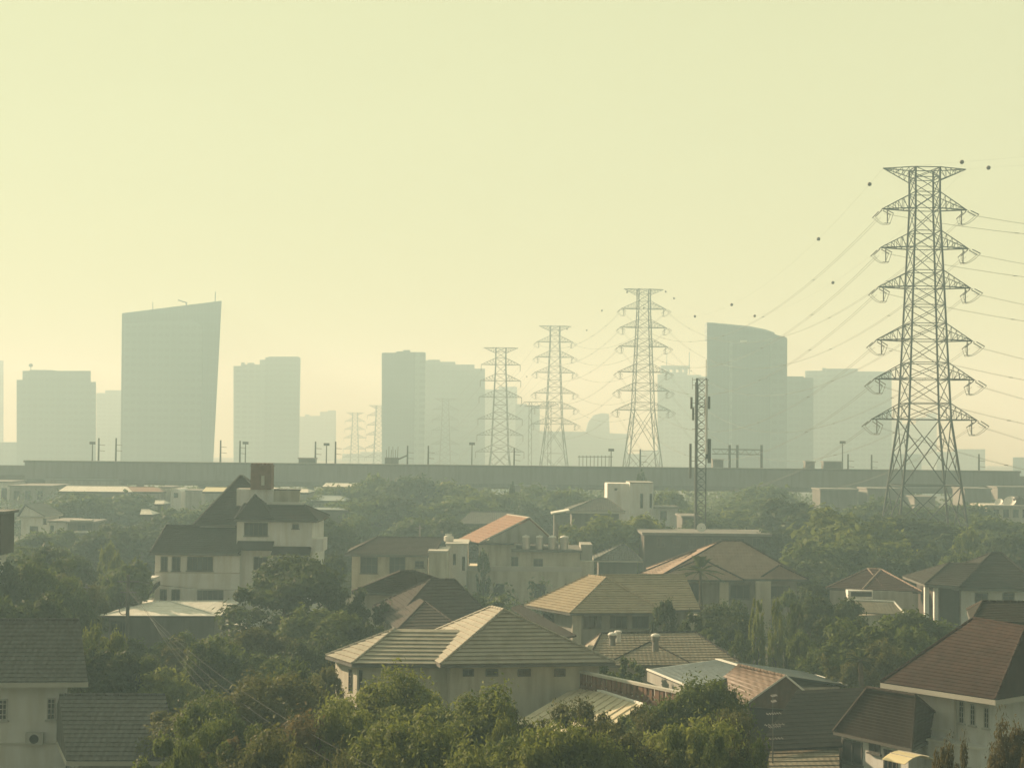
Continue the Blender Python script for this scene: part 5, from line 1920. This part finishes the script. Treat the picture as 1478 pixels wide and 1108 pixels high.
# --- poles and cables in the foreground
g = G(189, 118)
zt = W(188, 829, 118).z
up_ = thing('utility_pole', g, 'dark utility pole standing before the bright white shed', 'utility pole')
MB().tube((g, (g.x, g.y, zt)), .17, 10, .12).build('post', m_concd, up_)
MB().bar((g.x - .8, g.y, zt - .5), (g.x + .8, g.y, zt - .5), .07).bar((g.x - .6, g.y, zt - 1.3), (g.x + .6, g.y, zt - 1.3), .06).build('cross_arm', m_concd, up_)
mb = MB()
for k in range(20):
    t = k * 2 * math.pi / 19
    mb.bar((g.x - .25 + .32 * math.cos(t), g.y - .22, W(188, 880, 118).z + .32 * math.sin(t)), (g.x - .25 + .32 * math.cos(t + .34), g.y - .22, W(188, 880, 118).z + .32 * math.sin(t + .34)), .035)
mb.build('cable_coil', m_wire, up_)
for px, yt, dd, lab in ((129, 842, 128, 'short pale post standing among trees left of the utility pole'), (607.5, 758, 185, 'thin pale pole behind the brown hipped house')):
    g2 = G(px, dd)
    o = MB().tube((g2, (g2.x, g2.y, W(px, yt, dd).z)), .13, 8, .1).build('pole', m_conc)
    mb = MB().bar((g2.x - .5, g2.y, W(px, yt, dd).z - .3), (g2.x + .4, g2.y, W(px, yt, dd).z - .3), .05)
    mb.build('cross_arm', m_conc, o)
    tag(o, lab, 'pole')
endp = W(625, 1150, 46)
for k, lab in enumerate(('uppermost of the cables sagging from the utility pole to the bottom of the picture',
                         'second cable below the uppermost, from the utility pole to the bottom of the picture',
                         'third cable from the top in the bundle leaving the utility pole',
                         'lowest cable of the bundle leaving the utility pole')):
    a = V((g.x - .6 + .4 * k, g.y, zt - .5 - .25 * k))
    b = endp + V((-.5 * k, 0, -.3 * k))
    o = MB().tube(cat(a, b, 1.2 + .15 * k, 30), .006, 5).build('cable', m_wire)
    tag(o, lab, 'cable', 'cables in the foreground')
b = W(470, 835, 150)
o = MB().tube(cat(V((g.x + .6, g.y, zt - .5)), b, 0.8, 20), .02, 5).build('cable', m_wire)
tag(o, 'thin cable crossing the front of the large white house', 'cable', 'cables in the foreground')
# ------------------------------------------------------------------ vegetation
def leaf_cloud(rng, C, Rr, npc, ls, flat=0.8, upb=0.5, droop=0.0):
    """leaf quads scattered on clumps at centres C with radii Rr"""
    n = len(C) * npc
    c = np.repeat(C, npc, 0)
    rad = np.repeat(Rr, npc)
    d = rng.normal(size=(n, 3)); d /= np.linalg.norm(d, axis=1)[:, None]
    rr = rad * (0.45 + 0.6 * rng.random(n) ** 0.6)
    p = c + d * rr[:, None] * np.array([1, 1, flat])
    nr = d * 0.7 + np.array([0, 0, upb]) + rng.normal(size=(n, 3)) * 0.45
    nr /= np.linalg.norm(nr, axis=1)[:, None]
    t = np.cross(nr, rng.normal(size=(n, 3))); t /= np.linalg.norm(t, axis=1)[:, None]
    t[:, 2] -= droop; t /= np.linalg.norm(t, axis=1)[:, None]
    b = np.cross(nr, t)
    s = ls * (0.6 + 0.8 * rng.random(n))
    L_, B_ = t * s[:, None], b * (s * 0.42)[:, None]
    q = np.stack([p - L_, p + B_ - L_ * 0.1, p + L_, p - B_ - L_ * 0.1], 1)
    return q.reshape(-1, 3)


def leaf_mesh(name, q):
    n = len(q) // 4
    me = bpy.data.meshes.new(name)
    me.vertices.add(n * 4); me.loops.add(n * 4); me.polygons.add(n)
    me.vertices.foreach_set('co', q.astype(np.float32).ravel())
    me.loops.foreach_set('vertex_index', np.arange(n * 4, dtype=np.int32))
    me.polygons.foreach_set('loop_start', np.arange(0, n * 4, 4, dtype=np.int32))
    me.polygons.foreach_set('loop_total', np.full(n, 4, dtype=np.int32))
    me.update()
    me.materials.append(L['mid'])
    return me


def shape_clumps(kind, rng):
    """clump centres and radii for a crown in a unit box: width 1, height 1"""
    C, Rr = [], []
    if kind == 'broad':
        lob = [(rng.uniform(-.25, .25), rng.uniform(-.25, .25), rng.uniform(.5, .75), rng.uniform(.2, .3)) for _ in range(6)]
        for _ in range(130):
            x, y, z, r = lob[rng.integers(6)]
            d = rng.normal(size=3); d /= np.linalg.norm(d)
            if d[2] < -.35:
                d[2] *= -.5
            C.append((x + d[0] * r * .85, y + d[1] * r * .85, min(.93, z + d[2] * r * .8))); Rr.append(rng.uniform(.05, .105))
        for _ in range(40):
            a, q = rng.uniform(0, 6.28), rng.uniform(.1, .42)
            C.append((q * math.cos(a), q * math.sin(a), rng.uniform(.15, .5))); Rr.append(rng.uniform(.07, .12))
    elif kind == 'round':
        for _ in range(80):
            d = rng.normal(size=3); d /= np.linalg.norm(d)
            C.append((d[0] * .4, d[1] * .4, .52 + d[2] * .40)); Rr.append(rng.uniform(.05, .1))
    elif kind == 'column':
        for _ in range(80):
            z = rng.uniform(.08, .97)
            w = .36 * min(1, (1.02 - z) * 3.2) ** .6
            a = rng.uniform(0, 6.28)
            C.append((w * math.cos(a), w * math.sin(a), z)); Rr.append(rng.uniform(.05, .10) * (1 if z < .85 else .6))
    elif kind == 'cone':
        for _ in range(80):
            z = rng.uniform(.1, .97)
            w = .42 * (1.03 - z) ** .7
            a = rng.uniform(0, 6.28)
            C.append((w * math.cos(a), w * math.sin(a), z)); Rr.append(rng.uniform(.06, .1) * (1.1 - z * .6))
    elif kind == 'wispy':
        for _ in range(30):
            a, q, zt = rng.uniform(0, 6.28), rng.uniform(.1, .42), rng.uniform(.65, .97)
            for k in range(6):
                t = k / 5
                C.append((q * t * math.cos(a) + rng.normal() * .03, q * t * math.sin(a) + rng.normal() * .03, .3 + (zt - .3) * t - .12 * t * t * rng.random())); Rr.append(rng.uniform(.04, .075))
    elif kind == 'shrub':
        for _ in range(55):
            a, q = rng.uniform(0, 6.28), .45 * rng.random() ** .5
            C.append((q * math.cos(a), q * math.sin(a), rng.uniform(.1, .9) * (1 - q * q * 1.8))); Rr.append(rng.uniform(.06, .12))
    return np.array(C), np.array(Rr)


PROTO = {}


def proto(kind, var, fine):
    key = (kind, var, fine)
    if key in PROTO:
        return PROTO[key]
    rng = np.random.default_rng(hash((kind, var)) % 1000 if False else sum(map(ord, kind)) * 7 + var * 131)
    C, Rr = shape_clumps(kind, rng)
    npc, ls = ((300, .0138) if fine == 2 else (110, .026) if fine == 1 else (55, .042))
    q = leaf_cloud(rng, C, Rr, npc, ls, 0.75, 0.5, 0.5 if kind in ('wispy', 'column') else 0.1)
    # stray twigs outside the clumps give an uneven edge
    k = len(C) // 2
    q2 = leaf_cloud(rng, C[:k] * np.array([1.06, 1.06, 1.03]), Rr[:k] * 1.35, npc // 5, ls, 0.8, 0.4, 0.2)
    me = leaf_mesh(kind + '_crown', np.concatenate([q, q2]))
    tb = MB()
    top = .55
    tb.tube([(0, 0, 0), (.008, .005, .2), (-.006, .01, .4), (0, 0, top)], .028, 7, .015)
    for i in range(0, len(C), max(1, len(C) // 12)):
        c = V(C[i])
        s = V((0, 0, .22 + .3 * random.Random(i).random()))
        if c.z > s.z:
            tb.tube([s, s.lerp(c, .5) + V((0, 0, .03)), c], .012, 5, .004)
    tm_ = bpy.data.meshes.new(kind + '_trunk')
    tm_.from_pydata(tb.v, [], tb.f)
    tm_.materials.append(m_bark)
    PROTO[key] = (me, tm_)
    return PROTO[key]


rnd = random.Random(5)


def tree(kind, px, yt, d, wpx, hue, label, group='garden trees', name=None, fine=None, cat_='tree', dens=None):
    me, tm_ = proto(kind, rnd.randint(0, 2), fine if fine is not None else (2 if d < 85 else 1 if d < 140 else 0))
    g = G(px, d)
    hgt = max(1.0, W(px, yt, d).z) / .96
    wid = wpx * d / F * (1.22 if kind in ('broad', 'wispy') else 1.05)
    nm = name or {'column': 'column_tree', 'cone': 'conifer', 'shrub': 'shrub'}.get(kind, 'tree')
    r = bpy.data.objects.new(nm, None)
    r.empty_display_size = .3
    r.location = g
    r.rotation_euler.z = rnd.uniform(0, 6.28)
    r.scale = (wid, wid * rnd.uniform(.9, 1.1), hgt)
    col.objects.link(r)
    t = bpy.data.objects.new('trunk', tm_); col.objects.link(t); t.parent = r
    c = bpy.data.objects.new('crown', me); col.objects.link(c); c.parent = r
    c.material_slots[0].link = 'OBJECT'
    c.material_slots[0].material = L[hue]
    tag(r, label, cat_, group)
    return r


T = [
    # near row along the bottom
    ('broad', 560, 978, 68, 190, 'light', 'leafy bright green tree in front of the left half of the ribbed centre house'),
    ('broad', 668, 990, 66, 190, 'light', 'brighter green tree at the bottom below the small windows of the ribbed centre house'),
    ('round', 516, 1024, 64, 62, 'light', 'rounded yellow-green bush left of the leafy trees at the bottom centre'),
    ('broad', 610, 1040, 58, 200, 'light', 'low spreading tree filling the bottom edge below the centre house'),
    ('wispy', 800, 1020, 68, 130, 'olive', 'sparse thin-leaved tree in front of the pale ribbed carport roof, left one'),
    ('wispy', 885, 1020, 66, 140, 'olive', 'sparse brownish tree in front of the right end of the pale ribbed carport'),
    ('broad', 770, 1058, 57, 170, 'mid', 'dark low tree at the bottom edge under the pale ribbed carport'),
    ('broad', 980, 990, 72, 150, 'mid', 'full green tree before the blue-grey workshop roof'),
    ('broad', 1035, 1030, 66, 110, 'olive', 'green tree in front of the dark timber gable house'),
    ('broad', 920, 1045, 58, 180, 'olive', 'dark spreading tree at the bottom edge below the full green tree'),
    ('wispy', 1040, 1060, 56, 120, 'mid', 'thin leafy tree at the bottom edge left of the scalloped tan roof'),
    ('broad', 345, 985, 74, 210, 'olive', 'wide olive tree right of the grey annexe at the bottom left'),
    ('wispy', 300, 1040, 60, 150, 'mid', 'loose green tree at the bottom edge against the grey annexe roof'),
    ('broad', 420, 1030, 62, 170, 'red', 'russet tinged tree at the bottom edge beside the sagging cables'),
    ('round', 430, 958, 86, 110, 'mid', 'pale topped bush right of the cables, before the left lean-to'),
    ('round', 478, 965, 84, 70, 'olive', 'dull bush close to the left tip of the ribbed roof'),
    ('wispy', 470, 1040, 66, 90, 'dark', 'dark tree behind the sagging cables at the bottom'),
    ('broad', 1464, 1040, 52, 95, 'red', 'reddish leaved tree in the bottom right corner'),
    ('wispy', 1370, 1082, 50, 60, 'red', 'small reddish plant under the balcony in the bottom right corner'),
    # left middle
    ('wispy', 290, 925, 104, 110, 'olive', 'olive tree in front of the right end of the bright white shed'),
    ('broad', 335, 920, 98, 110, 'mid', 'mid green tree below the scrap of white lean-to roof'),
    ('broad', 262, 965, 90, 110, 'light', 'yellow-green tree behind the grey annexe ridge'),
    ('round', 140, 905, 96, 60, 'light', 'yellow-green shrub against the right end of the near grey roof'),
    ('round', 172, 915, 92, 50, 'light', 'second yellow-green shrub below the utility pole'),
    ('broad', 150, 938, 88, 100, 'dark', 'dark mass of a tree between the near grey roof and the annexe'),
    ('round', 215, 950, 92, 70, 'mid', 'rounded green bush at the foot of the utility pole, above the annexe'),
    ('broad', 415, 812, 126, 165, 'dark', 'big dark tree right of the large white house, hiding its lower corner'),
    ('broad', 455, 880, 112, 130, 'mid', 'green tree below and in front of the big dark tree'),
    ('wispy', 510, 850, 124, 90, 'dark', 'dark feathery tree left of the rambling brown roof'),
    ('broad', 385, 905, 108, 90, 'olive', 'olive tree in front of the foot of the big dark tree'),
    ('broad', 30, 855, 104, 130, 'dark', 'dark tree above the near grey roof at the left edge'),
    ('broad', 105, 868, 112, 80, 'dark', 'dark bush above the right end of the near grey roof'),
    ('wispy', 60, 800, 135, 110, 'mid', 'hazy green tree below the pale gabled house at the left'),
    ('broad', 118, 830, 128, 80, 'olive', 'olive tree left of the short pale post'),
    ('round', 160, 787, 160, 34, 'light', 'round olive topped tree left of the large white house'),
    ('broad', 180, 812, 142, 70, 'mid', 'green tree behind the utility pole, left of the porch'),
    ('broad', 140, 765, 195, 90, 'dark', 'dark tree right of the balcony house in the left background'),
    ('broad', 200, 758, 205, 110, 'dark', 'dark tree behind the left end of the large white house'),
    ('round', 172, 800, 150, 30, 'light', 'small sunlit bush beside the round olive topped tree'),
    ('broad', 150, 712, 262, 150, 'mid', 'hazy broad tree in front of the bright white warehouse'),
    ('broad', 100, 720, 255, 80, 'mid', 'hazy tree left of the broad one before the bright white warehouse'),
    ('broad', 255, 735, 235, 100, 'mid', 'hazy tree just left of the steep dark roof'),
    ('broad', 480, 745, 200, 90, 'dark', 'tree right of the balcony of the large white house'),
    ('broad', 465, 800, 165, 60, 'dark', 'tree between the large white house and the brown hipped house'),
    ('broad', 505, 748, 222, 60, 'mid', 'hazy tree above the left end of the brown hipped roof'),
    # centre middle
    ('round', 700, 795, 178, 22, 'mid', 'potted shrub on the terrace of the house with water tanks'),
    ('wispy', 690, 858, 140, 80, 'mid', 'green tree between the rambling brown roof and the house with tanks'),
    ('round', 655, 880, 126, 60, 'olive', 'low bush at the right end of the rambling brown roof'),
    ('round', 962, 868, 119, 50, 'dark', 'dark rounded bush against the front of the tan house'),
    ('broad', 1040, 880, 118, 90, 'dark', 'dark tree right of the tan house, before the pink roofed house'),
    ('column', 1094, 868, 114, 27, 'light', 'leftmost of three slender column trees below the pink roofed house'),
    ('column', 1121, 872, 112, 25, 'light', 'middle one of three slender column trees below the pink roofed house'),
    ('column', 1150, 876, 114, 36, 'mid', 'rightmost and stoutest of three slender column trees'),
    ('round', 1030, 905, 112, 60, 'mid', 'green bush left of the column trees, above the long low roof'),
    ('round', 1072, 915, 108, 40, 'mid', 'small bush at the foot of the leftmost column tree'),
    ('broad', 1195, 862, 122, 95, 'dark', 'dark tree right of the column trees'),
    ('broad', 1255, 893, 106, 120, 'mid', 'green tree below the low tan shed'),
    ('broad', 1320, 880, 114, 110, 'mid', 'green tree below the porch of the dark roofed white house'),
    ('round', 1185, 940, 102, 80, 'mid', 'green bush above the right end of the blue-grey workshop roof'),
    ('wispy', 1230, 945, 98, 80, 'olive', 'feathery olive plant left of the near red-brown roof'),
    ('broad', 1290, 925, 100, 80, 'olive', 'olive tree with pale blossom against the near red-brown roof'),
    ('wispy', 900, 955, 100, 70, 'mid', 'green plant between the long low roof and the workshop'),
    ('round', 1175, 845, 142, 60, 'dark', 'dark bush at the right end of the pink roofed house'),
    ('round', 1140, 855, 140, 40, 'mid', 'bush in front of the right windows of the pink roofed house'),
    # right middle
    ('broad', 1235, 738, 188, 140, 'light', 'large light green tree left of the foot of the largest pylon'),
    ('broad', 1215, 780, 172, 130, 'mid', 'green tree below the large light green one'),
    ('broad', 1320, 752, 196, 150, 'dark', 'dark tree in front of the feet of the largest pylon'),
    ('round', 1398, 768, 182, 66, 'light', 'rounded pale green tree right of the largest pylon feet'),
    ('broad', 1350, 790, 176, 110, 'dark', 'dark tree behind the left end of the dark roof at right'),
    ('broad', 1165, 722, 222, 130, 'dark', 'dark hazy tree left of the large light green tree'),
    ('broad', 1145, 765, 198, 90, 'dark', 'dark tree at the right end of the long flat dark block'),
    ('broad', 1275, 722, 240, 110, 'mid', 'hazy tree behind the left feet of the largest pylon'),
    ('broad', 1440, 752, 205, 100, 'mid', 'green tree below the pale flat roof with dishes'),
    ('broad', 1400, 745, 232, 70, 'mid', 'hazy tree left of the pale flat roof with dishes'),
    ('broad', 1470, 775, 178, 90, 'dark', 'dark tree above the dark roof at the right edge'),
    ('broad', 1290, 800, 168, 90, 'dark', 'dark tree behind the small reddish hipped roof'),
    ('broad', 1180, 815, 165, 90, 'dark', 'dark tree left of the small reddish hipped roof'),
    ('broad', 1060, 720, 262, 150, 'mid', 'broad hazy tree behind the telecom mast, right of it'),
    ('broad', 1085, 738, 232, 120, 'light', 'lighter hazy tree above the long flat dark block'),
    ('broad', 1110, 704, 288, 110, 'mid', 'distant hazy tree right of the telecom mast under the viaduct'),
    ('broad', 890, 742, 208, 110, 'light', 'light green tree in front of the white tower block'),
    ('broad', 850, 755, 204, 80, 'light', 'light green tree below the grey hipped roof, centre right'),
    ('broad', 940, 752, 214, 80, 'dark', 'dark tree at the foot of the white tower block'),
    ('round', 927, 684, 262, 30, 'dark', 'domed tree top just above the white tower block'),
    ('cone', 740, 700, 262, 24, 'dark', 'narrow dark conical tree behind the orange gable'),
    # wood in front of the viaduct
    ('broad', 540, 690, 282, 90, 'mid', 'tree of the wood below the viaduct, first right of the long pale shed'),
    ('broad', 622, 692, 280, 90, 'dark', 'taller dark tree in the wood below the viaduct, left of centre'),
    ('broad', 680, 698, 278, 100, 'light', 'lighter tree in the wood just left of the conical tree'),
    ('broad', 570, 718, 252, 130, 'dark', 'dark tree in the wood above the brown hipped roof'),
    ('broad', 640, 722, 250, 130, 'mid', 'tree in the wood behind the dim roof with skylights'),
    ('broad', 525, 722, 246, 100, 'mid', 'tree at the left end of the wood above the brown hipped roof'),
    ('broad', 600, 745, 222, 110, 'mid', 'nearest tree of the wood, behind the thin pale pole'),
    ('broad', 670, 752, 215, 80, 'dark', 'dark tree at the left foot of the orange gable roof'),
    ('broad', 790, 704, 280, 120, 'mid', 'tree of the wood right of the conical tree'),
    ('broad', 835, 710, 268, 90, 'mid', 'tree of the wood above the grey hipped roof'),
    ('broad', 775, 728, 250, 80, 'dark', 'tree behind the right slope of the orange gable'),
    ('broad', 970, 712, 270, 70, 'mid', 'hazy tree between the white tower block and the telecom mast'),
    ('broad', 380, 722, 262, 100, 'mid', 'hazy tree behind the terrace of the large white house'),
    ('broad', 440, 715, 275, 80, 'mid', 'hazy tree right of the pale roof behind the brick chimney'),
    ('broad', 60, 765, 210, 90, 'mid', 'hazy tree in front of the small white cube house'),
    # fillers seen between and below the others
    ('broad', 535, 1012, 62, 140, 'light', 'green tree low at the bottom just right of the rounded yellow-green bush'),
    ('broad', 705, 1055, 55, 190, 'light', 'bright leafy tree at the bottom edge between the centre house and the carport'),
    ('round', 728, 1040, 62, 70, 'light', 'bright bush left of the pale ribbed carport roof'),
    ('broad', 590, 1000, 73, 130, 'light', 'sunlit tree top against the lower wall of the ribbed centre house'),
    ('broad', 850, 1062, 55, 160, 'light', 'dense green tree at the bottom edge, below the right end of the carport'),
    ('broad', 1000, 1042, 60, 170, 'light', 'dense green tree at the bottom edge, below the timber gable'),
    ('broad', 1085, 1070, 57, 90, 'olive', 'olive bush at the bottom edge touching the scalloped tan roof'),
    ('broad', 380, 1050, 58, 180, 'olive', 'dense olive tree at the bottom edge, left of the russet one'),
    ('round', 275, 1075, 56, 90, 'mid', 'round green bush at the bottom edge beside the annexe eave'),
    ('broad', 480, 1085, 52, 130, 'olive', 'olive tree at the bottom edge below the sagging cables'),
    ('broad', 335, 1000, 69, 140, 'mid', 'mid green tree right of the annexe, behind the wide olive one'),
    ('broad', 370, 945, 95, 100, 'mid', 'green tree in the gap below the big dark tree and left of the cables'),
    ('broad', 250, 915, 108, 70, 'mid', 'green bush hiding the middle of the shed wall'),
    ('broad', 210, 925, 110, 60, 'dark', 'dark bush right of the utility pole against the shed wall'),
    ('broad', 80, 815, 122, 100, 'mid', 'mid green tree above the near grey roof, right of the timber upper storey'),
    ('broad', 5, 812, 116, 90, 'dark', 'dark tree at the left edge below the timber upper storey'),
    ('broad', 100, 790, 152, 90, 'dark', 'dark tree behind the short pale post'),
    ('broad', 60, 790, 175, 90, 'mid', 'soft green tree below the small white cube house'),
    ('broad', 225, 745, 216, 70, 'dark', 'dark tree beside the left end of the lower dark roof'),
    ('broad', 545, 905, 112, 70, 'dark', 'dark tree between the big dark tree and the left wing of the ribbed centre house'),
    ('broad', 470, 925, 100, 90, 'dark', 'dark tree just left of the left tip of the ribbed roof'),
    ('broad', 1215, 888, 112, 90, 'dark', 'dark tree between the stout column tree and the low tan shed'),
    ('broad', 1335, 905, 103, 90, 'mid', 'green tree touching the upper left slope of the near red-brown roof'),
    ('round', 1160, 915, 106, 60, 'mid', 'bush at the foot of the stout column tree'),
    ('round', 1060, 862, 127, 60, 'mid', 'pale bush in front of the left windows of the pink roofed house'),
    ('round', 1000, 885, 116, 50, 'dark', 'dark bush at the right corner of the tan house'),
    ('broad', 1390, 800, 168, 70, 'mid', 'green tree right behind the dark roof at right'),
    ('broad', 1260, 770, 176, 120, 'light', 'light green tree in front of the large light green one'),
    ('broad', 1010, 735, 250, 90, 'mid', 'hazy tree at the foot of the telecom mast'),
    ('broad', 1030, 755, 215, 90, 'dark', 'dark hazy tree just above the roof slab of the long flat dark block'),
    ('broad', 720, 715, 262, 80, 'mid', 'hazy tree left of and below the conical tree'),
    ('broad', 870, 715, 288, 80, 'mid', 'hazy tree behind the white tower block, left of it'),
    ('broad', 490, 705, 285, 70, 'mid', 'tree of the wood in front of the long pale shed'),
    ('broad', 300, 728, 262, 80, 'mid', 'hazy tree behind the steep dark roof, left of its ridge'),
    ('broad', 330, 735, 205, 40, 'dark', 'small dark tree behind the steep dark roof'),
    ('broad', 1330, 735, 250, 90, 'mid', 'hazy tree between the legs of the largest pylon'),
    ('broad', 1380, 730, 262, 80, 'mid', 'hazy tree behind the right feet of the largest pylon'),
]
for row in T:
    tree(*row)
# palms: fans of stiff fronds
def palm(px, yt, d, wpx, label):
    g = G(px, d)
    zt = W(px, yt, d).z
    r_ = wpx * d / F / 2
    root = thing('palm_tree', g, label, 'tree', 'garden trees')
    MB().tube([g, g + V((.1, 0, zt * .4)), g + V((0, .1, zt - r_ * .7))], .2, 8, .14).build('trunk', m_bark, root)
    c = g + V((0, .1, zt - r_ * .75))
    rr = random.Random(int(px))
    for k in range(22):
        a = k * 2.4
        el = rr.uniform(-.3, 1.35)
        dv = V((math.cos(a) * math.cos(el), math.sin(a) * math.cos(el), math.sin(el)))
        mb = MB()
        pts = [c + dv * (r_ * t) + V((0, 0, -.35 * r_ * t * t)) for t in (0, .33, .66, 1)]
        mb.tube(pts, .03, 4, .01)
        sd = dv.cross(V((0, 0, 1))).normalized()
        for j in range(14):
            t = .25 + .75 * j / 13
            p = c + dv * (r_ * t) + V((0, 0, -.35 * r_ * t * t))
            for s in (-1, 1):
                tip = p + sd * (s * r_ * .22) + dv * (r_ * .16) - V((0, 0, r_ * .07))
                w_ = dv * .05
                mb.poly((p - w_, p + w_, tip + w_ * .2, tip - w_ * .2))
        mb.build('frond', L['dark'], root)
    return root


palm(1012, 800, 140, 66, 'dark palm in front of the pink roofed house')
palm(1243, 935, 97, 46, 'small palm left of the near red-brown roof')

# loose undergrowth between the gardens
rng = np.random.default_rng(11)
def inside(x, y, poly):
    c = False
    j = len(poly) - 1
    for i in range(len(poly)):
        xi, yi = poly[i]; xj, yj = poly[j]
        if (yi > y) != (yj > y) and x < (xj - xi) * (y - yi) / (yj - yi) + xi:
            c = not c
        j = i
    return c


for nm, hue, cnt, dmin, dmax, ls, npc, hi in (('woods', 'mid', 700, 323, 420, .55, 60, 8.5), ('woods', 'mid', 520, 292, 319, .42, 70, 7.0), ('undergrowth', 'mid', 520, 62, 150, .16, 70, 1.6), ('undergrowth', 'dark', 900, 150, 322, .34, 45, 2.6)):
    C, Rr = [], []
    while len(C) < cnt:
        d = math.sqrt(rng.uniform(dmin ** 2, dmax ** 2))
        px = rng.uniform(-120, 1600)
        g = G(px, d)
        if any(inside(g.x + ox, g.y + oy, q) for q in FOOT for ox, oy in ((0, 0), (1.2, 0), (-1.2, 0), (0, 1.2), (0, -1.2))):
            continue
        s = rng.uniform(.6, 1.3) * (1 if d < 150 else 1.6 if nm != 'woods' else 2.6)
        C.append((g.x, g.y, rng.uniform(.3, hi))); Rr.append(s)
    q = leaf_cloud(rng, np.array(C), np.array(Rr), npc, ls, .8, .5, .1)
    o = bpy.data.objects.new(nm, leaf_mesh(nm, q))
    o.data.materials[0] = L[hue]
    col.objects.link(o)
    o['kind'] = 'stuff'
    o['label'] = 'hazy wood behind and below the railway viaduct' if nm == 'woods' else 'loose undergrowth filling the gardens nearby' if dmin < 100 else 'hazy undergrowth and scrub further back'
